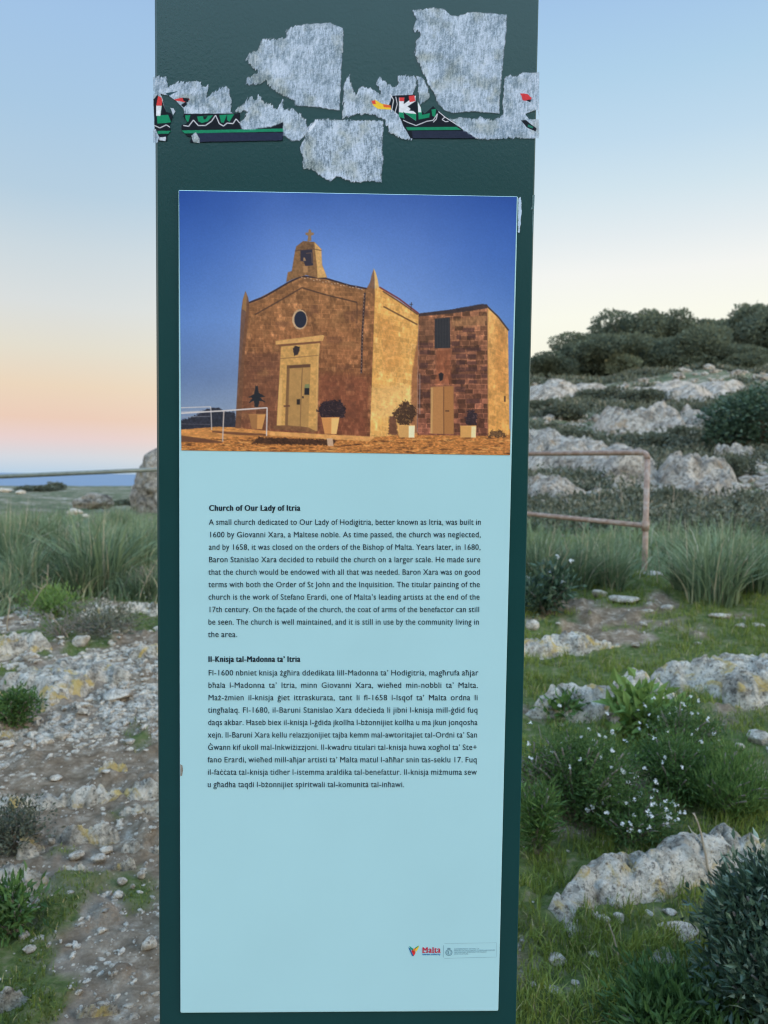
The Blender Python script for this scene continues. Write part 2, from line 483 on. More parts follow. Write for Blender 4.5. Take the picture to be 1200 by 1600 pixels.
def panel_mat():
    m, t, b = newmat('pale_blue_print'); tc = t.nodes.new('ShaderNodeTexCoord').outputs['Object']
    a = ink((157, 202, 214)); n = noise(t, tc, 5, 4, .5)
    t.links.new(ramp(t, n, [(.3, tuple(a * .975)), (.7, tuple(np.minimum(a * 1.02, 1)))]), b.inputs['Base Color'])
    b.inputs['Roughness'].default_value = .42; b.inputs['Specular IOR Level'].default_value = .35
    bump(t, b, noise(t, tc, 260, 2, .5), .03, .001); return m


M_panel = panel_mat()
PC = [(279, 297), (809, 307), (778.5, 1579.5), (282, 1582.5)]   # panel corners in the photo
TH = .0028


def panel_sheet():
    n = 14; pts = []
    for (cx, cy), (sx, sy) in zip(PC, ((1, 1), (-1, 1), (-1, -1), (1, -1))):
        for k in range(5):
            a = k / 4 * math.pi / 2; r = 2.0
            ex, ey = (1 - math.cos(a)) * r, (1 - math.sin(a)) * r
            pts.append((cx + sx * ex, cy + sy * ey))
    c = np.mean(PC, 0); pts.sort(key=lambda q: math.atan2(q[1] - c[1], q[0] - c[0]))
    p = np.array(pts); n = len(p)
    f = PL(p[:, 0], p[:, 1], TH); b_ = f.copy(); b_[:, 1] = 0.0006
    ctr = PL(c[0], c[1], TH)[None]
    q = c + (p - c) * .9985; fi = PL(q[:, 0], q[:, 1], TH + .0004)
    V = np.vstack([fi, f, b_, ctr - [0, .0004, 0]])
    Q = [(k, n + k, n + (k + 1) % n, (k + 1) % n) for k in range(n)] + [(n + k, 2 * n + k, 2 * n + (k + 1) % n, n + (k + 1) % n) for k in range(n)]
    T = [(3 * n, k, (k + 1) % n) for k in range(n)]
    return mesh('info_panel', V, [np.array(Q), np.array(T)], M_panel, totem)


panel = panel_sheet(); panel['label'] = 'pale blue text panel with a printed church photo at its top'

# ---- the printed photograph of the church, painted numerically as print inks
def Z2(*p): return [(270 + x / 2.1818, 290 + y / 2.1818) for x, y in p]
def Z6(*p): return [(360 + x / 4.571, 350 + y / 4.571) for x, y in p]
def Z7(*p): return [(560 + x / 4.8, 400 + y / 4.8) for x, y in p]
def Z8(*p): return [(270 + x / 4.138, 580 + y / 4.138) for x, y in p]


def paint_church():
    x0, x1, y0, y1, st = 276.0, 812.0, 294.0, 714.0, 0.8
    X, Y = np.meshgrid(np.arange(x0, x1, st), np.arange(y0, y1, st)); I = np.zeros(X.shape + (3,))
    A = lambda c: np.array(c, float)
    # sky
    t = np.clip((Y - 297) / 340, 0, 1)
    stops = [0, .28, .6, .85, 1]
    cl = [(48, 84, 160), (76, 112, 184), (104, 138, 198), (112, 134, 174), (136, 152, 178)]
    for k in range(3): I[..., k] = np.interp(t, stops, [c[k] for c in cl])
    u = (X - 545) / 265
    I += (np.exp(-((X - 520) / 170) ** 2 - ((Y - 420) / 130) ** 2) * 20)[..., None] * A((1, 1, .7))
    I -= (np.clip(np.abs(u) - .45, 0, 1) * 42)[..., None] * A((.9, .7, .5))
    I += ((fbm(X / 60, Y / 60, 3, 3) - .5) * 8)[..., None]

    def P(poly, c, al=1.0, soft=.8, rough=0.0, var=0.0, vs=3.0, seed=1, vy=None):
        poly = np.array(poly); bx0, by0 = poly.min(0) - 4; bx1, by1 = poly.max(0) + 4
        i0 = max(0, int((by0 - y0) / st)); i1 = min(X.shape[0], int((by1 - y0) / st) + 1); j0 = max(0, int((bx0 - x0) / st)); j1 = min(X.shape[1], int((bx1 - x0) / st) + 1)
        if i1 <= i0 or j1 <= j0: return
        x = X[i0:i1, j0:j1]; y = Y[i0:i1, j0:j1]
        d = sdist(poly, x, y)
        if rough: d = d + (fbm(x / 2.2, y / 2.2, 3, seed) - .5) * 2 * rough
        m = np.clip(d / soft + .5, 0, 1) * al
        col = A(c) if not callable(c) else c(x, y)
        if var: col = col * (1 + (fbm(x / vs, y / (vy or vs), 4, seed + 9) - .5)[..., None] * 2 * var)
        I[i0:i1, j0:j1] = I[i0:i1, j0:j1] * (1 - m[..., None]) + col * m[..., None]

    def line(p, w, c, al=1.0):
        p = np.array(p, float)
        for a, b in zip(p[:-1], p[1:]):
            d = (b - a) / (np.linalg.norm(b - a) + 1e-9); q = np.array([-d[1], d[0]]) * w / 2
            P([a + q, b + q, b - q, a - q], c, al, .9)

    def blocks(top, low, h, wd, slope, mort, var, seed, dirt=None, amp=.4):
        def f(x, y):
            yy = y - slope * (x - 500); row = np.floor(yy / h); off = _h(row, row * 0, row * 0, seed) * wd
            colm = np.floor((x + off) / wd)
            v = _h(colm, row, row * 0, seed + 1)
            tt = np.clip((y - 430) / 250, 0, 1)[..., None]
            c = A(top) * (1 - tt) + A(low) * tt
            c = c * (1 + (v[..., None] - .5) * var)
            e = np.minimum(np.minimum(yy / h - row, row + 1 - yy / h) * h, np.minimum((x + off) / wd - colm, colm + 1 - (x + off) / wd) * wd)
            mo = np.clip(1 - e / .9, 0, 1) * (fbm(x / 9, y / 9, 2, seed + 5) > .47)
            c = c + mo[..., None] * A(mort)
            n = fbm(x / 2.4, y / 4, 4, seed + 2); n2 = fbm(x / 14, y / 18, 3, seed + 3)
            c = c * (1 + (n[..., None] - .5) * amp + (n2[..., None] - .5) * amp)
            if dirt is not None: c = c + A(dirt) * np.clip(fbm(x / 6, y / 9, 4, seed + 7) - .54, 0, 1)[..., None] * 6
            return c
        return f

    # distant land, ground
    P(Z8((45, 320), (90, 310), (150, 285), (180, 265), (225, 240), (300, 235), (330, 262), (400, 262), (420, 380), (45, 380)), (44, 46, 58), 1, 2, 2.5, .3, 2)
    P(Z2((26, 832), (150, 822), (360, 828), (560, 838), (690, 850), (850, 838), (1150, 830), (1152, 925), (26, 912)), (186, 128, 72), 1, .9, .5, .28, 7, 4, 2.2)
    P(Z2((26, 868), (320, 850), (560, 852), (850, 848), (1150, 845), (1152, 925), (26, 912)), (172, 112, 60), .85, 2, 2, .42, 3.2, 14, 1.6)
    for k in range(190):
        cx = rng.uniform(276, 798); cy = rng.uniform(684, 711); w_ = rng.uniform(2, 10); h_ = rng.uniform(.7, 1.6)
        P([(cx - w_, cy), (cx, cy - h_), (cx + w_, cy), (cx, cy + h_)], (62, 38, 28) if rng.random() < .6 else (222, 168, 100), .55, .8, .8, 0, 3, k)
    P(Z8((45, 415), (200, 435), (320, 455), (320, 465), (200, 462), (45, 455)), (88, 58, 46), .85, 1.4)
    P(Z8((255, 385), (600, 405), (615, 418), (420, 412), (255, 396)), (92, 60, 46), .8, 1.2)
    # front wall
    fac = [(252, 400), (300, 380), (395, 330), (440, 310), (520, 316), (640, 352), (668, 348), (695, 352), (672, 858), (350, 838), (213, 826)]
    P(Z2(*fac), blocks((140, 98, 62), (114, 70, 48), 7.0, 12.5, .03, (24, 18, 13), .24, 41, (26, 20, 14)))
    P(Z2((228, 822), (242, 570), (470, 570), (470, 845)), (96, 62, 54), .35, 8, 4, .2, 6)
    P(Z2((500, 640), (672, 650), (662, 850), (495, 842)), (118, 62, 50), .38, 9, 5, .3, 6)
    for k in range(60):
        cx = rng.uniform(250, 660); cy = rng.uniform(420, 830); w_ = rng.uniform(6, 26); h_ = rng.uniform(5, 15)
        P(Z2((cx - w_, cy - h_), (cx + w_, cy - h_), (cx + w_, cy + h_), (cx - w_, cy + h_)), (84, 54, 44) if rng.random() < .5 else (150, 108, 70), .3, 2.5, 2.5, .3, 3, k)
    # gable cornice and roof line
    line(Z2((262, 410), (320, 388), (400, 345), (445, 322), (520, 328), (600, 348), (662, 368)), 4.5, (112, 78, 52), .55)
    line(Z2((280, 440), (360, 395), (440, 348), (520, 372), (628, 398)), 2.2, (62, 44, 38), .75)
    line(Z2((628, 398), (628, 470)), 1.6, (70, 50, 42), .6)
    line(Z2((258, 400), (310, 380), (395, 330), (440, 309), (520, 316), (600, 340), (665, 352)), 2.6, (52, 38, 42), 1)
    for k in range(21):
        f = k / 20; q = Z2((440 + 205 * f, 312 + 40 * f + 3 * math.sin(k * 2)))[0]
        P([(q[0] - 1, q[1]), (q[0], q[1] - 1), (q[0] + 1, q[1] + .4), (q[0], q[1] + 1)], (214, 196, 176), .8, .8)
    line(Z2((655, 365), (646, 500), (643, 640)), 3.0, (48, 38, 44), .85)
    for k in range(24):
        f = k / 23; q = Z2((652 - 10 * f, 372 + 266 * f))[0]
        P([(q[0] - .8, q[1]), (q[0], q[1] - .9), (q[0] + .8, q[1]), (q[0], q[1] + .9)], (190, 172, 160), .8, .7)
    # pinnacles
    P(Z2((213, 826), (233, 430), (238, 390), (248, 360), (257, 382), (262, 412), (246, 560), (232, 826)), (104, 72, 54), .9, 1, 0, .2, 4)
    P(Z2((236, 420), (239, 388), (248, 360), (252, 372), (250, 430)), (150, 112, 70), .8, 1)
    P(Z2((660, 352), (672, 330), (678, 305), (685, 283), (688, 300), (688, 860), (672, 858), (690, 380)), (124, 86, 58), .9, 1, 0, .15, 4)
    P(Z2((685, 282), (692, 296), (698, 318), (704, 350), (704, 420), (690, 420), (688, 320)), (214, 174, 112), 1, .8, 0, .1, 4)
    # sunlit side wall
    P(Z2((690, 352), (704, 346), (838, 438), (832, 845), (672, 859)), blocks((204, 152, 84), (210, 158, 90), 8, 16, .18, (18, 18, 14), .12, 61, (22, 20, 17), .26))
    P(Z2((676, 690), (760, 680), (832, 700), (832, 770), (760, 790), (675, 800)), (226, 184, 122), .45, 8, 6, .3, 4)
    P(Z2((700, 440), (760, 470), (780, 610), (720, 640)), (176, 118, 62), .35, 10, 5, .3, 4)
    P(Z2((838, 500), (834, 845), (808, 845), (815, 640)), (120, 72, 54), .7, 3, 1, .2, 4)
    line(Z2((704, 346), (770, 385), (838, 436)), 2.4, (112, 44, 44), .9)
    line(Z2((716, 360), (775, 398), (836, 440)), 2.0, (70, 48, 40), .8)
    line(Z2((718, 412), (778, 444), (834, 474)), 2.2, (92, 62, 40), .9)
    line(Z2((812, 425), (813, 398)), 1.1, (50, 42, 44)); line(Z2((807, 405), (818, 405)), 1.0, (50, 42, 44))
    # annex
    P(Z2((838, 436), (950, 425), (1050, 408), (1072, 408), (1076, 853), (834, 850)), blocks((122, 84, 60), (98, 60, 48), 7.6, 13, 0, (46, 32, 24), .62, 81, (26, 18, 12)))
    for k, (a, b, c, d) in enumerate([(700, 640, 760, 675), (705, 690, 800, 722), (810, 685, 920, 715), (730, 735, 810, 770), (815, 735, 885, 768), (735, 785, 800, 818), (815, 790, 885, 815), (730, 835, 800, 870),
                                      (805, 835, 890, 865), (690, 885, 800, 915), (805, 885, 880, 915), (730, 930, 800, 960), (830, 930, 890, 955), (460, 650, 560, 690), (460, 705, 540, 740), (460, 800, 520, 840), (470, 900, 540, 950),
                                      (780, 540, 870, 570), (820, 585, 880, 620), (735, 590, 770, 625), (920, 830, 970, 860), (920, 880, 970, 915), (810, 1070, 910, 1105), (480, 1020, 540, 1060), (720, 980, 800, 1020)]):
        P(Z7((a, b), (c, b), (c, d), (a, d)), (70, 46, 46), .62, 1.2, .6, .25, 3, 100 + k)
    P(Z7((590, 700), (690, 700), (700, 960), (580, 960)), (150, 86, 58), .55, 4, 2, .35, 3, 70, 8)
    P(Z7((460, 480), (560, 470), (565, 650), (460, 650)), (92, 66, 50), .5, 4, 3, .4, 3, 71, 8)
    P(Z7((700, 480), (960, 440), (960, 520), (700, 530)), (150, 114, 76), .5, 4, 3, .4, 3, 72, 8)
    P(Z2((838, 436), (950, 422), (1048, 404), (1072, 404), (1074, 418), (950, 436), (838, 446)), (54, 44, 48), .9, 1, .6, .25, 4)
    P(Z2((1072, 410), (1110, 445), (1143, 492), (1148, 850), (1075, 853)), blocks((206, 156, 96), (198, 142, 76), 8, 9, .3, (14, 12, 8), .14, 91, (16, 12, 9), .26))
    P(Z2((1100, 470), (1136, 500), (1140, 700), (1100, 700)), (178, 118, 62), .4, 6, 3, .3, 4)
    line(Z2((1070, 410), (1110, 448), (1145, 494)), 2.4, (66, 52, 50), .95)
    line(Z2((1073, 420), (1075, 850)), 1.6, (150, 108, 72), .6)
    line(Z2((842, 640), (842, 780)), 1.0, (150, 150, 160), .7)
    # shutter and annex door
    P(Z7((572, 470), (686, 460), (690, 690), (572, 692)), (46, 46, 52), 1, .8, 0, .1, 3)
    for k in range(5): line(Z7((592 + k * 21, 470), (592 + k * 21, 688)), .8, (66, 62, 62), .7)
    P(Z7((556, 980), (714, 975), (716, 1335), (540, 1332)), (150, 104, 66), 1, .8)
    P(Z7((562, 985), (636, 982), (638, 1335), (556, 1332)), (170, 120, 74), 1, .8); P(Z7((642, 982), (708, 978), (714, 1335), (644, 1335)), (160, 110, 66), 1, .8)
    P(Z7((542, 985), (560, 985), (556, 1330), (540, 1330)), (196, 156, 100), .8, .8)
    line(Z7((640, 980), (641, 1335)), 1.0, (92, 60, 44)); line(Z7((652, 1162), (680, 1162)), 1.4, (52, 36, 34))
    P(Z7((600, 885), (620, 872), (640, 885), (632, 930), (612, 940)), (30, 28, 34), .9, 1.2)
    P(Z7((1092, 1050), (1104, 1050), (1104, 1094), (1092, 1094)), (70, 50, 40), .9, .8)
    # belfry
    bell = Z6((398, 415), (410, 345), (438, 335), (462, 190), (470, 160), (520, 122), (600, 128), (650, 180), (655, 290), (690, 380), (620, 385), (540, 365), (470, 385))
    P(bell, (128, 94, 62), 1, .8, 0, .22, 3)
    P(Z6((600, 130), (650, 180), (655, 290), (690, 380), (622, 385), (618, 300), (605, 190)), (204, 160, 100), .95, .9, 0, .12, 3)
    P(Z6((470, 165), (520, 122), (595, 130), (592, 175), (470, 195)), (104, 76, 52), .8, 1, .8, .35, 2)
    line(Z6((462, 192), (595, 178), (650, 190)), 1.2, (74, 54, 44), .8)
    P(Z6((500, 188), (585, 182), (592, 295), (535, 300), (525, 270), (500, 262)), (48, 44, 58), 1, .8)
    P(Z6((522, 240), (532, 240), (540, 262), (520, 265)), (176, 140, 100), .8, .7); P(Z6((520, 300), (552, 300), (552, 345), (520, 345)), (170, 128, 86), .8, .9)
    line(Z6((540, 210), (580, 205), (585, 280)), 1.0, (150, 110, 76), .6)
    P(Z6((550, 125), (556, 85), (535, 75), (536, 62), (556, 60), (560, 40), (568, 36), (576, 45), (578, 60), (596, 62), (596, 76), (576, 84), (578, 120)), (136, 108, 78), 1, .7)
    # round window
    a = np.linspace(0, 2 * np.pi, 25)[:-1]
    P([Z6((496 + 54 * math.cos(q), 682 + 72 * math.sin(q)))[0] for q in a], (186, 160, 128), .9, .9, .6, .2, 2)
    P([Z6((500 + 44 * math.cos(q), 682 + 60 * math.sin(q)))[0] for q in a], (34, 38, 54), 1, .8)
    # main portal
    P(Z6((322, 835), (660, 792), (672, 800), (660, 835), (322, 862)), (198, 152, 94), 1, .8, 0, .1, 4)
    P(Z6((340, 862), (648, 836), (645, 856), (352, 880)), (112, 76, 54), .9, 1)
    P(Z6((362, 875), (638, 850), (628, 960), (612, 1478), (550, 1476), (572, 1000), (404, 1010), (396, 1440), (330, 1440), (356, 975)), (190, 146, 86), 1, .8, 0, .14, 4)
    P(Z6((330, 1440), (352, 1100), (372, 1100), (365, 1440)), (212, 168, 104), .7, 1)
    P(Z6((620, 880), (640, 850), (632, 960), (622, 1478), (610, 1478)), (206, 164, 104), .7, 1)
    line(Z6((358, 962), (628, 938)), 1.2, (120, 86, 58), .7)
    P(Z6((404, 1010), (572, 1000), (556, 1452), (390, 1440)), (166, 128, 78), 1, .8, 0, .07, 5)
    P(Z6((404, 1010), (572, 1000), (570, 1022), (404, 1032)), (84, 58, 46), .9, 1)
    P(Z6((404, 1010), (424, 1010), (410, 1440), (390, 1440)), (108, 78, 54), .8, 1)
    line(Z6((514, 1010), (498, 1445)), 1.0, (104, 76, 52), .9)
    P(Z6((532, 1145), (566, 1142), (564, 1172), (530, 1172)), (112, 122, 84), .9, .8); P(Z6((530, 1172), (564, 1172), (563, 1220), (528, 1220)), (36, 34, 38), 1, .8)
    P(Z6((474, 1252), (498, 1250), (497, 1290), (474, 1290)), (44, 36, 34), 1, .8)
    P(Z6((380, 1295), (425, 1292), (425, 1306), (380, 1308)), (100, 66, 50), .9, .8); P(Z6((512, 1230), (524, 1230), (524, 1244), (512, 1244)), (52, 40, 36), 1, .8)
    P(Z6((445, 890), (462, 872), (498, 876), (492, 905), (480, 935), (455, 942)), (44, 36, 42), .95, 1, .8)
    P(Z6((312, 1440), (400, 1436), (556, 1452), (612, 1480), (600, 1492), (400, 1472), (306, 1466)), (120, 84, 58), .9, 1, .4, .2, 4)
    # step edge, plinth
    P(Z2((330, 838), (690, 856), (672, 872), (330, 852)), (214, 158, 96), .8, 1.2, .6, .15, 6)
    P(Z2((290, 858), (420, 862), (560, 868), (545, 885), (420, 884), (270, 880)), (58, 38, 30), .9, 2, 2.2, .5, 2.2)
    P(Z2((525, 862), (545, 862), (548, 888), (528, 888)), (200, 168, 140), .9, 1, .5)
    # planters
    def pot(z, q, c1, c2, mid):
        (a, b, c, d) = q
        P(z(a, b, c, d), c1, 1, .8); m0 = (a[0] * (1 - mid) + b[0] * mid, a[1]); m1 = (d[0] * (1 - mid) + c[0] * mid, c[1])
        P(z(m0, b, c, m1), c2, 1, .8)
        line(z(a, b), 1.4, tuple(np.array(c1) * 1.12), .8)
    def bush(z, pts, seed, n=70, dark=(38, 30, 38), lit=(96, 72, 66)):
        pz = np.array(z(*pts)); P(pz, dark, .92, 1.3, 4.2, .45, 1.6, seed)
        lo, hi = pz.min(0), pz.max(0); g = np.random.default_rng(seed); k = 0
        while k < n:
            q = lo + (hi - lo) * g.random(2)
            if sdist(pz, q[:1], q[1:])[0] < -2.6: continue
            e = g.uniform(0, 6.28); w_ = g.uniform(1, 2.6); d = np.array([math.cos(e), math.sin(e)]) * w_; s_ = np.array([-d[1], d[0]]) * .3
            P([q - d, q + s_, q + d, q - s_], lit if g.random() < .4 else dark, .7, .8); k += 1
    bush(Z2, ((492, 770), (505, 745), (540, 730), (575, 735), (592, 765), (582, 792), (510, 792)), 5)
    pot(Z6, ((650, 1385), (778, 1382), (758, 1500), (672, 1498)), (196, 136, 80), (228, 178, 112), .56)
    P(Z8((535, 95), (548, 95), (555, 140), (600, 165), (565, 170), (598, 200), (560, 192), (552, 232), (528, 232), (525, 190), (492, 205), (515, 172), (490, 168), (525, 148)), (30, 34, 42), .95, 1, .8)
    pot(Z6, ((132, 1362), (252, 1358), (226, 1465), (152, 1462)), (150, 106, 66), (192, 138, 82), .5)
    P(Z2((738, 790), (758, 782), (768, 850), (735, 848)), (84, 52, 44), .85, 2, 2, .3, 3)
    bush(Z7, ((262, 1180), (300, 1130), (345, 1085), (400, 1110), (440, 1160), (410, 1230), (380, 1268), (310, 1268)), 7, 90, (60, 42, 34), (168, 128, 78))
    pot(Z7, ((302, 1272), (424, 1270), (420, 1362), (306, 1360)), (196, 150, 92), (238, 216, 178), .62)
    bush(Z7, ((800, 1220), (815, 1170), (850, 1150), (892, 1190), (890, 1262), (815, 1265)), 9, 50, (46, 36, 44), (104, 80, 80))
    pot(Z7, ((764, 1276), (884, 1274), (880, 1362), (764, 1360)), (200, 150, 88), (240, 206, 156), .7)
    bush(Z7, ((970, 1350), (1000, 1310), (1060, 1310), (1110, 1340), (1100, 1358), (975, 1362)), 11, 40, (80, 58, 42), (150, 112, 70))
    # railing in front
    rail_c = (196, 190, 190)
    line(Z8((45, 236), (245, 230), (252, 380)), 1.5, rail_c, .9); line(Z8((45, 272), (330, 256), (610, 236)), 2.2, rail_c); line(Z8((45, 262), (200, 258)), 1.0, rail_c, .7)
    line(Z8((330, 256), (322, 455)), 2.0, (176, 164, 158)); line(Z8((610, 234), (606, 418)), 1.8, rail_c); line(Z8((45, 296), (240, 292)), 1.0, (150, 150, 160), .7)
    line(Z8((45, 340), (240, 345)), .8, (120, 112, 118), .6)
    # the print's own vignette
    I *= (1 + (fbm(X / 1.6, Y / 1.6, 2, 6) - .5) * .07)[..., None]
    I[:] = np.clip(I, 4, 250)
    # lay it on the sheet
    nu, nv = 560, 430
    UU, VV = np.meshgrid(np.linspace(0, 1, nu), np.linspace(0, 1, nv))
    c = np.array([(279.8, 297.8), (807.6, 307.6), (796.8, 711.2), (283.4, 703.6)], float)
    PX = ((1 - VV) * ((1 - UU) * c[0, 0] + UU * c[1, 0]) + VV * ((1 - UU) * c[3, 0] + UU * c[2, 0]))
    PY = ((1 - VV) * ((1 - UU) * c[0, 1] + UU * c[1, 1]) + VV * ((1 - UU) * c[3, 1] + UU * c[2, 1]))
    fj = np.clip((PX - x0) / st, 0, X.shape[1] - 1.001); fi = np.clip((PY - y0) / st, 0, X.shape[0] - 1.001)
    j = fj.astype(int); i = fi.astype(int); a_ = (fj - j)[..., None]; b_ = (fi - i)[..., None]
    S = (I[i, j] * (1 - a_) + I[i, j + 1] * a_) * (1 - b_) + (I[i + 1, j] * (1 - a_) + I[i + 1, j + 1] * a_) * b_
    S = np.clip(lin(S) / E_PANEL, 0, .95)
    V = PL(PX, PY, TH + .0009).reshape(-1, 3)
    ii, jj = np.meshgrid(np.arange(nv - 1), np.arange(nu - 1), indexing='ij')
    Q = np.stack([ii * nu + jj, (ii + 1) * nu + jj, (ii + 1) * nu + jj + 1, ii * nu + jj + 1], -1).reshape(-1, 4)
    m, t_, b = newmat('printed_photo_ink'); t_.links.new(attrib(t_, 'ink', 'Color'), b.inputs['Base Color']); b.inputs['Roughness'].default_value = .4
    b.inputs['Specular IOR Level'].default_value = .3
    o = mesh('printed_photograph', V, Q, m, panel, False, {'ink': np.concatenate([S.reshape(-1, 3), np.ones((nu * nv, 1))], 1)})
    o['label'] = 'printed photo of a small stone church under a blue sky'


paint_church()

# ------------------------------------------------------------------ lettering
M_ink = plain('black_print_ink', (.018, .030, .045), .5, .1, 30, .3)
M_red = plain('red_print_ink', tuple(ink((176, 40, 70))), .5, .05, 30, .3)
M_blue = plain('blue_print_ink', tuple(ink((20, 110, 180))), .5, .05, 30, .3)
M_grey = plain('grey_print_ink', tuple(ink((104, 144, 160))), .5, .05, 30, .3)
_cu = bpy.data.curves.new('glyph', 'FONT'); _cu.resolution_u = 3; _go = bpy.data.objects.new('glyph', _cu); COL.objects.link(_go)
_gc = {}


def outline(body, off):
    _cu.body = body; _cu.offset = off
    bpy.context.view_layer.update()
    dg = bpy.context.evaluated_depsgraph_get(); ev = _go.evaluated_get(dg); me = ev.to_mesh()
    n = len(me.vertices); V = np.zeros(n * 3, np.float32); me.vertices.foreach_get('co', V); V = V.reshape(-1, 3)[:, :2].astype(float)
    me.calc_loop_triangles(); T = np.zeros(len(me.loop_triangles) * 3, np.int32); me.loop_triangles.foreach_get('vertices', T)
    ev.to_mesh_clear(); return V, T.reshape(-1, 3)


DOT = {'ż': 'z', 'ċ': 'c', 'ġ': 'g', 'Ġ': 'G'}; BAR = {'ħ': 'h', 'Ħ': 'H'}
_II = None


def glyph(ch, off):
    global _II
    k = (ch, off)
    if k in _gc: return _gc[k]
    base = DOT.get(ch, BAR.get(ch, ch))
    if base == 'à': base = 'a'
    if base == 'ç': base = 'c'
    V, T = outline(base, off); a, _ = outline('I' + base + 'I', 0); b, _ = outline('II', 0)
    adv = a[:, 0].max() - b[:, 0].max()
    def quad(x0, x1, y0, y1, sh=0.0):
        nonlocal V, T
        n = len(V); V = np.vstack([V, [(x0, y0), (x1, y0), (x1 + sh, y1), (x0 + sh, y1)]]); T = np.vstack([T, [(n, n + 1, n + 2), (n, n + 2, n + 3)]])
    if ch in DOT:
        top = V[:, 1].max(); cx = (V[:, 0].min() + V[:, 0].max()) / 2; quad(cx - .055, cx + .055, top + .07, top + .18)
    if ch in BAR:
        if ch == 'ħ': x = V[:, 0].min(); quad(x - .08, x + .28, .56, .625)
        else: quad(V[:, 0].min() - .06, V[:, 0].max() + .06, .50, .56)
    if ch == 'à': cx = (V[:, 0].min() + V[:, 0].max()) / 2; quad(cx - .0, cx + .07, .52, .66, -.11)
    if ch == 'ç': cx = (V[:, 0].min() + V[:, 0].max()) / 2; quad(cx - .03, cx + .05, -.16, .0, .02)
    _gc[k] = (V, T, adv); return _gc[k]


def layout(text, off, tr):
    """Glyphs of a text at size 1 -> vertices, triangles, advance."""
    Vs, Ts, n, x = [], [], 0, 0.0; wide_x = True
    for ch in text:
        if ch == ' ': x += .27; continue
        V, T, a = glyph(ch, off)
        if len(V) and ch.lower() == ch and not ch.isdigit() and ch not in "-’',.+":   # large x-height
            yy = V[:, 1]; V = np.stack([V[:, 0], np.where(yy <= .46, yy * 1.13, .52 + (yy - .46) * .72)], -1)
        if len(V): Vs.append(V + [x, 0]); Ts.append(T + n); n += len(V)
        x += a + tr
    return (np.vstack(Vs), np.vstack(Ts), x - tr) if Vs else (np.zeros((0, 2)), np.zeros((0, 3), int), x)


class Print:
    def __init__(s, off=0.0, tr=0.03, bold=0.0): s.bold = bold; s.V = []; s.T = []; s.n = 0; s.off = off; s.tr = tr
    def put(s, V, T, x, y, sx, sy, slope=0.0):
        px = x + V[:, 0] * sx; py = y - V[:, 1] * sy + slope * (px - x)
        for k, b in enumerate((0, -1, 1, -.5, .5) if s.bold else (0,)):
            s.V.append(PL(px + b * s.bold * sx, py, TH + .0008 + .00004 * k)); s.T.append(T + s.n); s.n += len(V)
    def line(s, text, x0, x1, y, size, wide=1.0, justify=True, slope=0.0):
        wide = wide or 1.0
        ws = text.split(' '); L_ = [layout(w, s.off, s.tr) for w in ws]
        if justify:
            wide = min(wide, (x1 - x0) / ((sum(l[2] for l in L_) + .27 * (len(ws) - 1)) * size))
        if not justify:
            sp = .27 + s.tr
            if x1 is not None:
                tot = sum(l[2] for l in L_) + sp * (len(ws) - 1); wide = (x1 - x0) / (tot * size)
            gap = sp * size * wide
        else:
            gap = ((x1 - x0) - sum(l[2] for l in L_) * size * wide) / max(1, len(ws) - 1)
        x = x0
        for V, T, a in L_:
            if len(V): s.put(V, T, x, y + slope * (x - x0), size * wide, size, slope)
            x += a * size * wide + gap
    def shape(s, poly):
        p = np.array(poly, float); n = len(p); V = PL(p[:, 0], p[:, 1], TH + .0008)
        s.V.append(V); s.T.append(np.array([(0, k + 1, k + 2) for k in range(n - 2)]) + s.n); s.n += n
    def ring(s, cx, cy, r, w, ry=None, n=24):
        a = np.arange(n) * 2 * np.pi / n; ry = ry or r
        o = PL(cx + r * np.cos(a), cy + ry * np.sin(a), TH + .0008); i = PL(cx + (r - w) * np.cos(a), cy + (ry - w) * np.sin(a), TH + .0008)
        s.V.append(np.vstack([o, i])); T = []
        for k in range(n): q = (k + 1) % n; T += [(k, q, n + k), (q, n + q, n + k)]
        s.T.append(np.array(T) + s.n); s.n += 2 * n
    def build(s, name, m): return mesh(name, np.vstack(s.V), np.vstack(s.T), m, panel)


EN = ["A small church dedicated to Our Lady of Hodigitria, better known as Itria, was built in",
      "1600 by Giovanni Xara, a Maltese noble. As time passed, the church was neglected,",
      "and by 1658, it was closed on the orders of the Bishop of Malta. Years later, in 1680,",
      "Baron Stanislao Xara decided to rebuild the church on a larger scale. He made sure",
      "that the church would be endowed with all that was needed. Baron Xara was on good",
      "terms with both the Order of St John and the Inquisition. The titular painting of the",
      "church is the work of Stefano Erardi, one of Malta’s leading artists at the end of the",
      "17th century. On the façade of the church, the coat of arms of the benefactor can still",
      "be seen. The church is well maintained, and it is still in use by the community living in"]
MT = ["Fl-1600 nbniet knisja żgħira ddedikata lill-Madonna ta’ Hodigitria, magħrufa aħjar",
      "bħala l-Madonna ta’ Itria, minn Giovanni Xara, wieħed min-nobbli ta’ Malta.",
      "Maż-żmien il-knisja ġiet ittraskurata, tant li fl-1658 l-Isqof ta’ Malta ordna li",
      "tingħalaq. Fl-1680, il-Baruni Stanislao Xara ddeċieda li jibni l-knisja mill-ġdid fuq",
      "daqs akbar. Ħaseb biex il-knisja l-ġdida jkollha l-bżonnijiet kollha u ma jkun jonqosha",
      "xejn. Il-Baruni Xara kellu relazzjonijiet tajba kemm mal-awtoritajiet tal-Ordni ta’ San",
      "Ġwann kif ukoll mal-Inkwiżizzjoni. Il-kwadru titulari tal-knisja huwa xogħol ta’ Ste+",
      "fano Erardi, wieħed mill-aħjar artisti ta’ Malta matul l-aħħar snin tas-seklu 17. Fuq",
      "il-faċċata tal-knisja tidher l-istemma araldika tal-benefattur. Il-knisja miżmuma sew"]
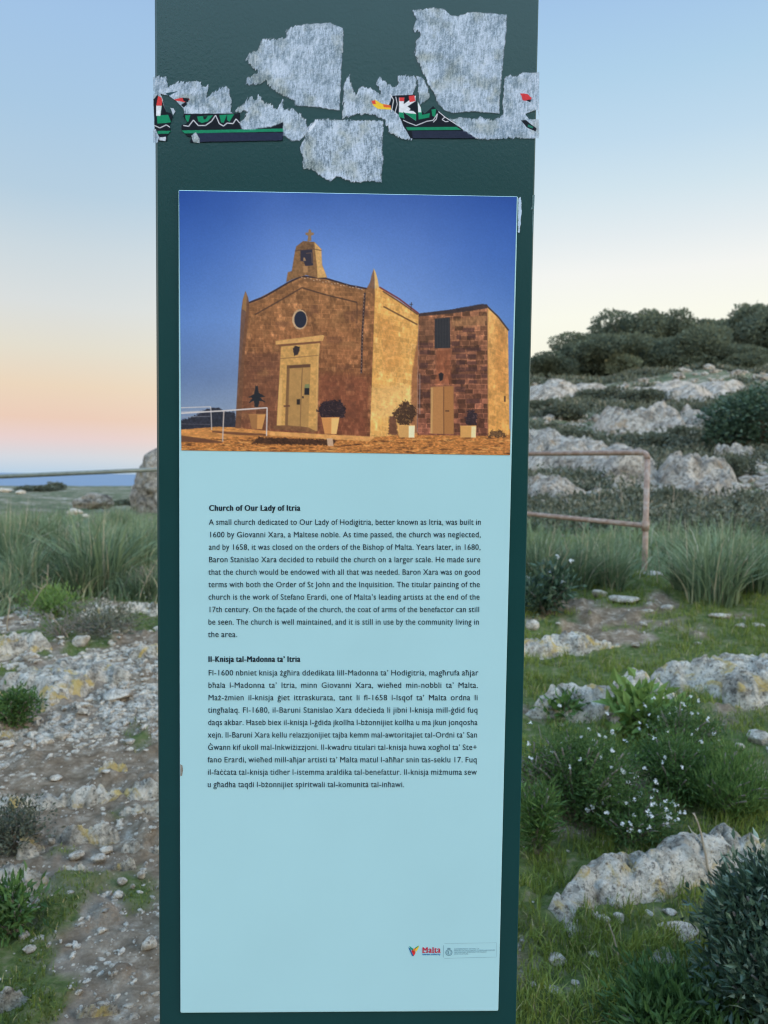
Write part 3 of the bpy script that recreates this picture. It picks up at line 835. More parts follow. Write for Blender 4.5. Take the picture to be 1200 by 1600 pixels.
CAP = 8.6 / .686; WID = .985
bt = Print(0, .03, .004)
for k, s_ in enumerate(EN):
    bt.line(s_, 326.3 - .15 * k, 752 - .38 * k, 820 + 19.5 * k, CAP, None, False)
bt.line("the area.", 325, None, 820 + 19.5 * 9, CAP, WID, False)
for k, s_ in enumerate(MT):
    bt.line(s_, 325.2 - .12 * k, 747.5 - .3 * k, 1055.4 + 19.4 * k, CAP, WID)
bt.line("u għadha taqdi l-bżonnijiet spiritwali tal-komunità tal-inħawi.", 324, 632, 1055.4 + 19.4 * 9, CAP, WID, False)
bt.build('body_text', M_ink)
hd = Print(0, .07, .05)
hd.line("Church of Our Lady of Itria", 326.5, 469, 798, CAP * 1.02, 1, False)
hd.build('heading_text', M_ink); hd = Print(0, .07, .05)
hd.line("Il-Knisja tal-Madonna ta’ Itria", 325.3, 469, 1034.2, CAP * 1.02, 1, False)
hd.build('heading_text', M_ink)

q = Print(); q.shape([(281.5, 1194), (285, 1196), (286, 1203), (284.5, 1212), (281.8, 1213)])
q.build('edge_chip', plain('chipped_print', (.30, .27, .24), .8, .3, 200, .2))
_p = np.array([(831.5, 305), (835.5, 304.5), (835, 318), (834.5, 327), (829, 327.5), (832, 320)]); _V = PL(_p[:, 0], _p[:, 1], .0006)
_p2 = np.array([(832, 329), (834.5, 329), (833.4, 352), (832.4, 371), (831.5, 350)]); _V = np.vstack([_V, PL(_p2[:, 0], _p2[:, 1], .0006)])
mesh('paint_scuff', _V, np.array([(0, 1, 2), (0, 2, 5), (2, 3, 5), (3, 4, 5), (6, 7, 8), (6, 8, 10), (8, 9, 10)]), plain('scuffed_paint', (.10, .17, .18), .7, .4, 300, .3), totem)

# logos at the foot of the panel
def ZL(*p): return [(620 + x / 7.0588, 1460 + y / 7.0588) for x, y in p]
def logo_piece(c, *polys):
    q = Print()
    for p in polys: q.shape(ZL(*p))
    return q.build('logo_mark', plain('logo_ink', tuple(ink(c)), .5, .03, 30, .3))
logo_piece((24, 96, 150), [(126, 142), (150, 158), (186, 240), (168, 238)])
logo_piece((20, 140, 120), [(138, 126), (180, 158), (182, 186), (150, 158)])
logo_piece((200, 48, 50), [(160, 180), (182, 170), (186, 200), (200, 180), (206, 205), (186, 242)])
logo_piece((224, 124, 50), [(182, 160), (210, 150), (206, 176), (186, 196)])
logo_piece((222, 190, 60), [(210, 150), (244, 126), (240, 150), (206, 204)])
logo_piece((40, 150, 90), [(196, 152), (240, 124), (244, 128), (208, 160)])
q = Print(0, .06, .035); q.line("Malta", *[ZL((280, 0))[0][0], ZL((482, 0))[0][0]], ZL((0, 203))[0][1], 8.6 / .686, 1, False, -.012)
for gx, gw in ((281, 34), (322, 16), (392, 22), (424, 20)): q.shape(ZL((gx, 196), (gx + gw, 195), (gx + gw, 204), (gx, 205)))
q.build('logo_lettering', M_red)
q = Print(0, .03, .02); q.line("tourism authority", ZL((282, 0))[0][0], ZL((480, 0))[0][0], ZL((0, 230))[0][1], 2.9 / .686, 1, False, -.01); q.build('logo_lettering', M_blue)
q = Print(0, .02)
for k, (s_, xe) in enumerate((("GOVERNMENT OF MALTA", 908), ("MINISTRY FOR THE ECONOMY, TOURISM AND CULTURE", 1084), ("PARLIAMENTARY SECRETARIAT FOR TOURISM", 990), ("AND CULTURE", 788))):
    q.line(s_, ZL((632, 0))[0][0], ZL((xe, 0))[0][0], ZL((0, 168 + 18.5 * k))[0][1], 2.0 / .686, 1, False, -.014)
for a, b, w_ in (((515, 120), (512, 255), 4), ((525, 100), (1100, 92), 2), ((1100, 92), (1098, 248), 2), ((525, 264), (1098, 250), 2.5)):
    d = np.array(b, float) - a; n_ = np.array([-d[1], d[0]]) / np.linalg.norm(d) * w_ / 2; a = np.array(a, float); b = np.array(b, float)
    q.shape(ZL(tuple(a + n_), tuple(b + n_), tuple(b - n_), tuple(a - n_)))
ex, ey = ZL((575, 200))[0]
q.ring(ex, ey, 5.4, 1.0, 5.2); q.ring(ex, ey - .3, 3.6, .5, 3.6); q.shape([(ex - 2, ey - 2), (ex, ey - 2), (ex, ey + 2.6), (ex - 1.4, ey + 1.8)]); q.shape([(ex - 2.6, ey - 5.2), (ex - 2, ey - 7.4), (ex - 1, ey - 6.2), (ex, ey - 7.8), (ex + 1, ey - 6.2), (ex + 2, ey - 7.4), (ex + 2.6, ey - 5.2)])
q.build('government_crest', M_grey)
bpy.data.objects.remove(_go)

# ------------------------------------------------------------------ torn sticker remains on the green metal
def Z1(*p): return [(230 + x / 1.9048, y / 1.9048) for x, y in p]
def Z3(*p): return [(235 + x / 5.3333, 100 + y / 5.3333) for x, y in p]
def Z4(*p): return [(450 + x / 3.0, 100 + y / 3.0) for x, y in p]


def paper_mat():
    m, t, b = newmat('torn_paper'); a = t.nodes.new('ShaderNodeAttribute'); a.attribute_name = 'paper'
    t.links.new(a.outputs['Color'], b.inputs['Base Color']); t.links.new(a.outputs['Alpha'], b.inputs['Alpha'])
    b.inputs['Roughness'].default_value = .9; b.inputs['Specular IOR Level'].default_value = .15
    return m


M_paper = paper_mat()


def scrap(name, label, layers, box, st=.75, cat='sticker remnant', group='torn sticker remnants on the totem', edge=(None, None)):
    x0, y0, x1, y1 = box
    X, Y = np.meshgrid(np.arange(x0, x1 + st, st), np.arange(y0, y1 + st, st))
    C = np.zeros(X.shape + (3,)); Al = np.zeros(X.shape)
    for L_ in layers:
        poly, c, kw = L_[0], L_[1], (L_[2] if len(L_) > 2 else {})
        d = sdist(poly, X, Y)
        s_ = kw.get('seed', 1)
        if kw.get('rough'):
            d = d + (fbm(X / kw.get('rs', 5), Y / kw.get('rs', 5), 5, s_) - .5) * 2 * kw['rough']
        if kw.get('fray'):   # long fibres running up and down the tear
            fr = (fbm((X + .35 * Y) / 2.2, (Y - .3 * X) / 12, 4, s_ + 3) - .5) * 2 * kw['fray'] * kw.get('where', lambda x, y: 1.0)(X, Y); d = d + fr
        m = np.clip(d / kw.get('soft', 2.2 if (c == 'fibre' and kw.get('fray')) else .9) + .5, 0, 1) * kw.get('al', 1.0)
        if c == 'fibre':
            k = kw.get('shear', .35)
            v = .34 * fbm((X + .15 * k * Y) / 1.7, Y / 7.5, 4, s_ + 5) + .18 * fbm((X - .8 * Y) / 5, (Y + .8 * X) / 2.2, 3, s_ + 6) + .2 * fbm(X / 1.1, Y / 1.1, 2, s_ + 8) + .28 * fbm(X / 16, Y / 16, 3, s_ + 9)
            v = np.clip((v - .5) * 2.9 + .5, 0, 1)
            gl = np.clip(fbm(X / 22 + s_, Y / 22, 4, s_ + 12) - .5, 0, 1)[..., None] * 1.6
            col = (np.array((126, 150, 172)) * (1 - v[..., None]) + np.array((188, 205, 226)) * v[..., None]) * (1 - gl * np.array((.28, .3, .42)))
            m = m * (kw.get('body', .72) + (1 - kw.get('body', .72)) * np.clip(v * 1.6, 0, 1))
        elif c == 'cut': Al = Al * (1 - m); continue
        else: col = np.array(c, float) * (1 + (fbm(X / 3, Y / 3, 3, s_ + 2)[..., None] - .5) * .12)
        na = m + Al * (1 - m)
        C = np.where(na[..., None] > 1e-4, (col * m[..., None] + C * (Al * (1 - m))[..., None]) / np.maximum(na, 1e-4)[..., None], C); Al = na
    S = np.clip(lin(C) / E_PANEL, 0, .95)
    n, m_ = X.shape
    lift = .0022 + .0005 * fbm(X / 12, Y / 12, 3, 4)
    V = PL(X, Y, 0.0); V[..., 1] -= (lift - .0014)
    keep = (Al > .03); kf = keep[:-1, :-1] | keep[1:, :-1] | keep[:-1, 1:] | keep[1:, 1:]
    ii, jj = np.nonzero(kf)
    Q = np.stack([ii * m_ + jj, (ii + 1) * m_ + jj, (ii + 1) * m_ + jj + 1, ii * m_ + jj + 1], -1)
    used = np.unique(Q); rm = np.full(n * m_, -1); rm[used] = np.arange(len(used))
    Vw = V.reshape(-1, 3)[used]; att = np.concatenate([S.reshape(-1, 3), Al.reshape(-1, 1)], 1)[used]
    Vw = np.array(BASE) + Vw[:, :1] * TX + Vw[:, 1:2] * (-NRM) + Vw[:, 2:] * UP
    c0 = Vw.mean(0)
    o = mesh(name, Vw - c0, rm[Q], M_paper, None, False, {'paper': att}); o.location = [float(v) for v in c0]
    return tag(o, label, cat, group)


left_fray = lambda lo, hi: (lambda x, y: 1 - sstep(lo, hi, x))
scrap('torn_sticker', 'large torn white paper square with a straight right edge, beside the totem\'s narrow gap', [
    (Z1((440, 78), (505, 72), (545, 70), (583, 85), (583, 130), (577, 230), (572, 329), (500, 319), (443, 315), (440, 300), (405, 285), (375, 268), (355, 245), (320, 255), (295, 250), (298, 235), (328, 215), (315, 203), (295, 180), (305, 160), (330, 150), (345, 120), (385, 118), (410, 112), (415, 90)),
     'fibre', dict(rough=1.6, fray=4, where=left_fray(440, 500), seed=3))], (378, 30, 545, 182))
bpy.data.objects['torn_sticker']['label'] = 'torn white paper patch left of centre, ragged on its left edge'
scrap('torn_sticker', 'largest torn white paper patch, near the totem\'s upper right corner', [
    (Z1((820, 28), (850, 25), (885, 30), (900, 45), (925, 50), (960, 38), (1000, 40), (1070, 45), (1065, 120), (1052, 250), (1047, 338), (1000, 335), (950, 332), (910, 338), (885, 330), (860, 300), (855, 280), (838, 258), (825, 225), (805, 180), (795, 165), (800, 130), (812, 105), (806, 90), (795, 95), (788, 90), (803, 60), (793, 33)),
     'fibre', dict(rough=1.6, fray=3, where=left_fray(650, 700), seed=13))], (640, 8, 796, 184))
scrap('torn_sticker', 'lowest torn white paper patch with a folded corner, just above the church photo', [
    (Z1((500, 356), (600, 358), (701, 361), (699, 460), (697, 543), (660, 540), (630, 545), (600, 540), (570, 525), (545, 540), (510, 520), (495, 505), (460, 500), (465, 470), (455, 440), (470, 410), (463, 395), (480, 378)),
     'fibre', dict(rough=1.8, fray=2.5, seed=23, body=.55, shear=-.4)), (Z1((477, 395), (483, 380), (503, 362), (500, 374), (484, 394)), (200, 214, 232), dict(rough=.4))], (462, 182, 604, 292))
NAVY = (22, 34, 52); BLK = (24, 30, 40); GRN = (26, 130, 96); RED = (196, 62, 66); WHT = (206, 214, 226)
strip_l = Z3((25, 300), (60, 262), (150, 400), (290, 418), (720, 415), (745, 405), (742, 480), (765, 550), (1000, 530), (1105, 485), (1112, 575), (1100, 640), (410, 655), (330, 655), (40, 640))
band = [
    (Z3((22, 118), (130, 112), (150, 190), (240, 150), (330, 160), (400, 150), (460, 190), (480, 175), (475, 280), (540, 240), (600, 200), (640, 180), (660, 240), (680, 330), (670, 400), (690, 420), (280, 430), (180, 330), (22, 290)), 'fibre', dict(rough=2.0, fray=5, seed=33, where=lambda x, y: 1 - .9 * sstep(165, 180, y))),
    (strip_l, BLK, dict(rough=.7, seed=34)),
    (Z3((380, 575), (1112, 575), (1100, 640), (410, 650)), (38, 46, 70), dict(rough=.6)),
    (Z3((50, 345), (100, 340), (85, 430), (150, 425), (175, 490), (60, 500)), GRN, dict(rough=.3)), (Z3((50, 350), (95, 350), (85, 435), (50, 435)), WHT, dict(rough=.2)), (Z3((50, 350), (66, 270), (98, 285), (98, 350)), RED, dict(rough=.4)),
    (Z3((290, 430), (335, 428), (320, 480), (300, 495)), GRN, dict()), (Z3((390, 440), (525, 430), (480, 480), (430, 495), (400, 480)), GRN, dict()), (Z3((575, 428), (640, 425), (612, 492), (590, 490)), GRN, dict()), (Z3((640, 425), (700, 420), (660, 485), (640, 470)), GRN, dict()),
    (Z3((440, 440), (480, 436), (462, 462), (446, 465)), BLK, dict()),
    (Z3((60, 560), (1112, 540), (1112, 566), (60, 585)), (30, 128, 96), dict(rough=.3))]
for pts in (((35, 515), (80, 535), (135, 510), (165, 530)), ((275, 515), (320, 522), (360, 470), (400, 515), (460, 515), (510, 480), (545, 430), (575, 500), (610, 520), (640, 495), (690, 500), (715, 460), (745, 495)), ((90, 255), (120, 360), (140, 395))):
    for a, b in zip(pts[:-1], pts[1:]):
        d = np.array(b, float) - a; nn = np.array([-d[1], d[0]]) / np.linalg.norm(d) * 4.5; a = np.array(a, float); b = np.array(b, float)
        band.append((Z3(tuple(a + nn), tuple(b + nn), tuple(b - nn), tuple(a - nn)), (190, 196, 208), dict()))
band += [
    (Z3((195, 300), (255, 285), (320, 290), (330, 300), (290, 320), (215, 308)), RED, dict(rough=.4)), (Z3((270, 285), (325, 290), (315, 320), (280, 312)), BLK, dict(rough=.5)), (Z3((255, 345), (300, 315), (305, 345), (280, 365)), BLK, dict(rough=.5)),
    (Z3((130, 245), (230, 230), (150, 270)), (44, 72, 84), dict()),
    (Z3((700, 400), (840, 270), (880, 300), (900, 260), (960, 330), (1000, 340), (1060, 380), (1100, 300), (1105, 350), (1120, 380), (1185, 370), (1290, 470), (1320, 560), (1240, 640), (1185, 645), (1110, 595), (1105, 490), (1000, 525), (860, 548), (765, 552), (745, 500), (800, 405)), 'fibre', dict(rough=1.8, fray=4.5, seed=43, where=lambda x, y: 1 - .85 * sstep(180, 198, y))),
    (Z3((340, 600), (380, 570), (410, 620), (412, 660), (360, 658)), 'fibre', dict(rough=.8, seed=53)), (Z3((22, 545), (45, 545), (75, 610), (60, 660), (22, 660)), 'fibre', dict(rough=.8, seed=54)), (Z3((75, 612), (130, 608), (128, 645), (75, 640)), (178, 192, 208), dict(rough=.8)),
    (Z3((85, 250), (150, 265), (215, 310), (270, 365), (285, 400), (275, 440), (310, 485), (300, 500), (262, 512), (262, 560), (310, 605), (345, 610), (330, 660), (140, 662), (140, 600), (170, 560), (160, 510), (190, 440), (170, 410), (130, 400), (115, 360), (100, 290)), 'cut', dict(rough=.6)),
    (Z3((168, 368), (195, 372), (208, 400), (190, 430)), (170, 186, 204), dict(rough=.4))]
scrap('torn_sticker', 'torn black and green sticker strip with part letters, on the totem\'s left edge', band, (239.5, 118, 486, 226))
band2 = [
    (Z4((250, 255), (262, 150), (265, 85), (285, 50), (300, 110), (320, 150), (340, 105), (400, 120), (440, 145), (415, 100), (430, 65), (490, 110), (520, 95), (515, 60), (590, 55), (600, 80), (590, 140), (600, 200), (535, 260), (575, 340), (580, 355), (540, 352), (470, 320), (455, 260), (400, 240), (320, 235)), 'fibre', dict(rough=1.5, fray=3.4, seed=63)),
    (Z4((605, 60), (625, 62), (655, 110), (662, 160), (620, 190), (610, 120)), 'fibre', dict(rough=1.2, fray=2, seed=66)),
    (Z4((470, 200), (490, 150), (595, 145), (610, 205), (640, 235), (680, 200), (705, 225), (800, 295), (890, 350), (575, 350), (540, 290), (520, 240)), BLK, dict(rough=.5, seed=64)),
    (Z4((580, 315), (840, 315), (890, 350), (585, 350)), (38, 46, 66), dict()),
    (Z4((552, 298), (790, 296), (812, 310), (560, 312)), (28, 130, 96), dict()),
    (Z4((520, 160), (545, 160), (542, 190), (598, 150), (598, 176), (560, 200), (600, 232), (600, 268), (540, 226), (545, 255), (520, 248)), WHT, dict(rough=.2)),
    (Z4((520, 228), (600, 236), (600, 268), (540, 226), (545, 258), (520, 250)), GRN, dict()), (Z4((522, 158), (545, 158), (544, 176), (522, 176)), RED, dict(rough=.4)), (Z4((565, 150), (592, 148), (597, 175), (570, 180)), RED, dict(rough=.4)),
    (Z4((568, 220), (580, 205), (588, 222)), BLK, dict()),
    (Z4((608, 180), (626, 215), (628, 240), (665, 232), (662, 252), (612, 262)), GRN, dict()), (Z4((608, 178), (622, 205), (625, 228), (610, 228)), WHT, dict()), (Z4((672, 215), (694, 212), (690, 250), (676, 245)), GRN, dict()),
    (Z4((390, 175), (410, 170), (440, 188), (480, 195), (482, 215), (420, 212), (400, 195)), (222, 188, 60), dict(rough=.6)), (Z4((390, 174), (408, 172), (412, 190), (396, 188)), (206, 72, 62), dict(rough=.5)), (Z4((444, 190), (482, 196), (482, 206), (450, 204)), (206, 96, 60), dict(rough=.4))]
for pts in (((540, 265), (560, 275), (600, 290), (650, 270), (680, 265), (700, 235), (695, 260), (680, 275)), ((480, 145), (495, 170), (485, 225)), ((505, 155), (512, 190), (500, 235)), ((705, 225), (735, 250), (800, 292), (888, 350)), ((735, 250), (722, 262), (738, 272), (752, 270))):
    for a, b in zip(pts[:-1], pts[1:]):
        d = np.array(b, float) - a; nn = np.array([-d[1], d[0]]) / np.linalg.norm(d) * 2.0; a = np.array(a, float); b = np.array(b, float)
        band2.append((Z4(tuple(a + nn), tuple(b + nn), tuple(b - nn), tuple(a - nn)), (200, 206, 218), dict()))
band2 += [
    (Z4((1015, 70), (1040, 50), (1060, 65), (1100, 42), (1180, 42), (1176, 350), (890, 352), (820, 310), (760, 262), (800, 250), (860, 262), (900, 250), (960, 268), (1010, 240), (1008, 150)), 'fibre', dict(rough=1.6, fray=2.6, seed=73, where=lambda x, y: 1 - sstep(810, 825, x))),
    (Z4((1110, 235), (1170, 215), (1180, 262), (1130, 260)), 'cut', dict(rough=.8)),
    (Z4((1088, 140), (1120, 142), (1142, 160), (1135, 178), (1100, 172)), (190, 60, 66), dict(rough=1.0)), (Z4((1115, 172), (1140, 168), (1135, 182)), BLK, dict(rough=.4)),
    (Z4((1090, 265), (1115, 265), (1165, 305), (1160, 318), (1120, 300)), BLK, dict(rough=.5)), (Z4((1125, 284), (1150, 296), (1145, 304), (1122, 296)), (36, 110, 96), dict())]
scrap('torn_sticker', 'torn sticker strip showing a white K, reaching the totem\'s right edge', band2, (532, 110, 842.5, 222))
scrap('torn_sticker', 'thin whitish torn strip at the church photo\'s top right corner', [
    (Z1((1104, 590), (1110, 588), (1113, 600), (1114, 628), (1111, 668), (1107, 694), (1103, 690)), (172, 196, 222), dict(rough=1.0, seed=81, rs=3))], (804, 306, 818, 368), .5)

# ------------------------------------------------------------------ rocks
FOOT = []


def off_rock(x, y, m=.0, far=False):
    k = np.ones(len(x), bool)
    for q, S in FOOT:
        lo = q.min(0) - .1; hi = q.max(0) + .1; b = np.nonzero((x > lo[0]) & (x < hi[0]) & (y > lo[1]) & (y < hi[1]))[0]
        if len(b): k[b] &= sdist(q, x[b], y[b]) + (fbm(x[b] / .1, y[b] / .1, 2, 3) - .5) * .1 < m
    return k


def slab(pts, h, label, name='limestone_ledge', cells=95, m=None, cat='rock ledge', group='limestone ledges', seed=None, rough=1.0):
    pts = np.array(pts, float); seed = int(pts.sum()) % 9973 if seed is None else seed
    ym = (pts[:, 1].min() + pts[:, 1].max()) / 2
    span = max(1, pts[:, 1].max() - pts[:, 1].min())
    W3 = np.array([G(px, py, h * .75 * float(np.clip((ym - py) / span + .5, 0, 1))) for px, py in pts])
    c = W3[:, :2].mean(0); e1 = c / np.linalg.norm(c); e0 = np.array([e1[1], -e1[0]])
    q = np.stack([(W3[:, :2] - c) @ e0, (W3[:, :2] - c) @ e1], -1)
    lo = q.min(0); hi = q.max(0); sz = hi - lo; pad = .08 * sz.max() + .02
    lo = lo - pad; hi = hi + pad; sz = hi - lo
    n0 = cells; n1 = int(np.clip(cells * sz[1] / sz[0], 24, 150))
    U, Vv = np.meshgrid(np.linspace(lo[0], hi[0], n0), np.linspace(lo[1], hi[1], n1))
    sd = sdist(q, U, Vv); S = sz.min()
    sd = sd + (fbm(U / (S * .22) + seed, Vv / (S * .22), 4, seed) - .5) * S * .16 * rough
    h = min(h, S * .42); a_ = min(h * .8, S * .15); e = min(max(h * 1.0, S * .11), S * .24)
    prof = np.where(sd > 0, (1 - (1 - np.clip(sd / e, 0, 1)) ** 2.2), sd / e * 1.2)
    Xw = c[0] + U * e0[0] + Vv * e1[0]; Yw = c[1] + U * e0[1] + Vv * e1[1]
    big = fbm(Xw / (S * .45) + 3, Yw / (S * .45), 3, seed + 1); mid = fbm(Xw / (S * .13), Yw / (S * .13), 4, seed + 2)
    rid = 1 - np.abs(2 * fbm(Xw / (S * .3), Yw / (S * .3), 3, seed + 3) - 1)
    FOOT.append((W3[:, :2], S))
    z = Hs(Xw, Yw) + .028 * np.clip(prof, 0, 1) + h * prof * (.72 + .36 * big) + a_ * np.clip(prof, 0, 1) * ((mid - .5) * (.75 + .3 * (S > 2)) - np.clip(rid - .84, 0, 1) * 3.0)
    fine = fbm(Xw / (S * .06), Yw / (S * .10), 4, seed + 4); crack = 1 - np.abs(2 * fbm(Xw / (S * .16) + fine, Yw / (S * .09), 3, seed + 6) - 1)
    z = z + ((fine - .5) * a_ * .55 - np.clip(crack - .86, 0, 1) * a_ * 2.6) * np.clip(prof, 0, 1)
    z = np.where(sd < 0, np.minimum(z, Hs(Xw, Yw) + .02) - .03 - np.minimum(.12, -sd * .6), z)
    V = np.stack([Xw, Yw, z], -1)
    kf = sd > -e * .5; kf = kf[:-1, :-1] | kf[1:, :-1] | kf[:-1, 1:] | kf[1:, 1:]
    ii, jj = np.nonzero(kf); m_ = n0
    Q = np.stack([ii * m_ + jj, ii * m_ + jj + 1, (ii + 1) * m_ + jj + 1, (ii + 1) * m_ + jj], -1)
    used = np.unique(Q); rm = np.full(n0 * n1, -1); rm[used] = np.arange(len(used))
    Vw = V.reshape(-1, 3)[used]; o3 = np.array([c[0], c[1], float(Hs(c[0], c[1]))])
    o = mesh(name, Vw - o3, rm[Q], m or M_rock, None, True); o.location = [float(v) for v in o3]
    return tag(o, label, cat, group)


def blob(sub, seed, amp=.5, flat=(1, 1, 1)):
    V, T = ico(sub); d = 1 + (fbm3(V * 1.1 + seed, 4, seed) - .5) * 2 * amp + (fbm3(V * 4 + seed, 3, seed + 5) - .5) * amp * .5
    P = V * d[:, None]
    for k in range(7):   # planes struck off like broken limestone
        n = np.random.default_rng(seed * 7 + k).normal(size=3); n /= np.linalg.norm(n); h = .72
        s_ = P @ n; P = P - np.clip(s_ - h * (.8 + .2 * k / 3), 0, None)[:, None] * n * .9
    return P * np.array(flat), T


def rock(px, py, wpx, hpx, label, name='limestone_boulder', sub=4, depth=.8, seed=None, m=None, cat='rock', group='loose limestone rocks', amp=.3, sink=.25, dist=None, taper=0.0):
    g = G(px, py); r = float(np.dot(g - EYE, MN @ np.array([0, 0, -1.0])))
    if dist is not None:
        d = ray(px, py); g = EYE + d * dist; g[2] = float(Hs(g[0], g[1])); r = dist
    w = wpx * r / F; h = hpx * r / F; seed = int(px * 3 + py) if seed is None else seed
    P, T = blob(sub, seed, amp)
    if sub >= 4: P = P * (1 + (fbm3(P * 5 + seed, 4, seed + 2) - .5) * .22 - np.clip(np.abs(fbm3(P * 3, 3, seed + 3) - .5) * -14 + .5, 0, .5) * .16)[:, None]
    P = P / (P.max(0) - P.min(0))
    el = abs((EYE[2] - g[2])) / r; hh = max(h * .75, (h - w * depth * el))
    P = P * np.array([w, w * depth, hh * (1 + sink)])
    P[:, 2] -= P[:, 2].min() + hh * sink
    P[:, :2] *= (1 - taper * np.clip(P[:, 2:3] / hh, 0, 1))
    a = math.atan2(g[0], g[1]); ca, sa = math.cos(-a), math.sin(-a)
    P = np.stack([P[:, 0] * ca - P[:, 1] * sa, P[:, 0] * sa + P[:, 1] * ca, P[:, 2]], -1)
    o = mesh(name, P, T, m or M_stone, None, sub > 2); o.location = [float(v) for v in g]
    return tag(o, label, cat, group)


def ZA(*p): return [(x / 3.2, 620 + y / 3.2) for x, y in p]             # left middle
def ZB(*p): return [(x / 3.0769, 1080 + y / 3.0769) for x, y in p]       # left bottom
def ZC(*p): return [(800 + x / 3.0, 900 + y / 3.0) for x, y in p]        # right middle
def ZD(*p): return [(800 + x / 3.0, 1240 + y / 3.0) for x, y in p]       # right bottom
def ZH(*p): return [(820 + x / 3.076, 440 + y / 3.076) for x, y in p]    # hill

slab(ZA((370, 1095), (480, 1060), (510, 1045), (560, 1065), (600, 1075), (640, 1055), (680, 1040), (830, 1030), (840, 1085), (720, 1085), (640, 1095), (560, 1105), (420, 1105)), 0.112, 'pale ledge with an orange spot below the grass beside the totem')
slab(ZA((-40, 1235), (60, 1200), (150, 1178), (220, 1178), (270, 1200), (240, 1235), (150, 1250), (80, 1285), (-40, 1320)), 0.156, 'grey-white ledge below the dry stalks at the photo\'s left edge')
slab(ZA((640, 1295), (700, 1255), (830, 1250), (830, 1285), (700, 1310)), 0.078, 'small yellowish ledge at the totem\'s left edge, under the white stone')
slab(ZA((-40, 1420), (100, 1370), (300, 1335), (450, 1300), (540, 1300), (640, 1330), (600, 1380), (530, 1410), (450, 1480), (380, 1500), (250, 1570), (150, 1510), (60, 1470), (-40, 1495)), 0.101, 'broad crumbling rubble ledge with yellow lichen crossing the stony path', rough=1.8, cells=130)
slab(ZB((270, 640), (320, 590), (400, 555), (520, 555), (580, 610), (560, 670), (480, 705), (400, 700), (340, 742), (290, 712)), 0.178, 'large round pitted rock hump in the stony path', rough=.6, cells=110)
slab(ZB((560, 560), (650, 540), (800, 490), (800, 590), (640, 605), (580, 600)), 0.112, 'grey rock beside the totem, right of the round pitted hump')
slab(ZB((580, 720), (600, 680), (640, 672), (700, 715), (800, 740), (800, 785), (660, 768), (600, 745)), 0.101, 'low wedge of rock against the totem, above the loose white stones')
slab(ZB((80, 730), (110, 670), (160, 642), (212, 660), (182, 700), (192, 770), (130, 805), (80, 782)), 0.134, 'knobbly upright rock between dark soil and the round pitted hump')
slab(ZB((-60, 820), (60, 800), (150, 828), (245, 850), (230, 892), (160, 922), (130, 972), (60, 992), (-60, 1005)), 0.134, 'pitted grey rock above the leafy rosette at the left edge')
slab(ZB((270, 872), (330, 838), (435, 818), (432, 870), (350, 902), (290, 897)), 0.067, 'flat pale rock below the round pitted hump')
slab(ZB((540, 852), (600, 798), (655, 803), (640, 832), (570, 862)), 0.055, 'small tilted rock flake near the round white stone')
slab(ZB((-60, 560), (100, 540), (300, 508), (470, 478), (640, 458), (720, 438), (800, 445), (800, 492), (600, 502), (430, 532), (200, 545), (60, 592), (-60, 595)), 0.055, 'long flat bare rock sheet crossing the path, above the dark soil', rough=1.6, cells=130)
slab(ZB((460, 350), (540, 328), (612, 343), (612, 372), (540, 388), (480, 377)), 0.067, 'white stone slab in the mossy part of the path')
slab(ZB((-60, 182), (60, 178), (122, 203), (102, 222), (-60, 212)), 0.078, 'pale stone just below the dark leafy plant at the left edge')
slab(ZB((-60, 1500), (100, 1408), (190, 1388), (252, 1400), (150, 1432), (90, 1482), (20, 1535), (-60, 1540)), 0.078, 'low pale rock in the bottom left corner')
slab(ZB((370, 1542), (430, 1500), (540, 1452), (582, 1458), (540, 1502), (450, 1545), (400, 1562)), 0.067, 'narrow slanting rock beside bright moss at the bottom')
slab(ZC((20, 320), (130, 283), (240, 273), (300, 268), (340, 283), (400, 290), (512, 278), (440, 307), (390, 332), (340, 362), (240, 367), (130, 387), (20, 387)), .10, 'white wedge of rock in the lawn against the totem\'s right edge')
slab(ZC((20, 665), (100, 590), (160, 552), (300, 533), (420, 518), (500, 478), (600, 453), (690, 490), (772, 550), (700, 562), (600, 562), (545, 562), (575, 690), (560, 725), (480, 720), (440, 680), (300, 672), (200, 640)), .12, 'grey ledge with yellow lichen behind the flowering bush', cells=130)
slab(ZC((610, 455), (700, 428), (850, 398), (1000, 383), (1290, 360), (1290, 600), (1050, 612), (950, 542), (860, 512), (790, 540), (700, 492)), .12, 'broad flat ledge with a dark hollow beneath, at the right edge', cells=130)
slab(ZD((100, 560), (180, 478), (240, 418), (340, 362), (460, 316), (620, 280), (720, 236), (820, 176), (920, 140), (990, 146), (1060, 162), (1300, 178), (1300, 272), (1100, 302), (1000, 352), (930, 412), (850, 432), (720, 412), (680, 452), (590, 472), (520, 502), (400, 492), (290, 532), (240, 632), (130, 612)), .10, 'long grey rock slab with yellow lichen running diagonally in front of the dark shrub', cells=190)

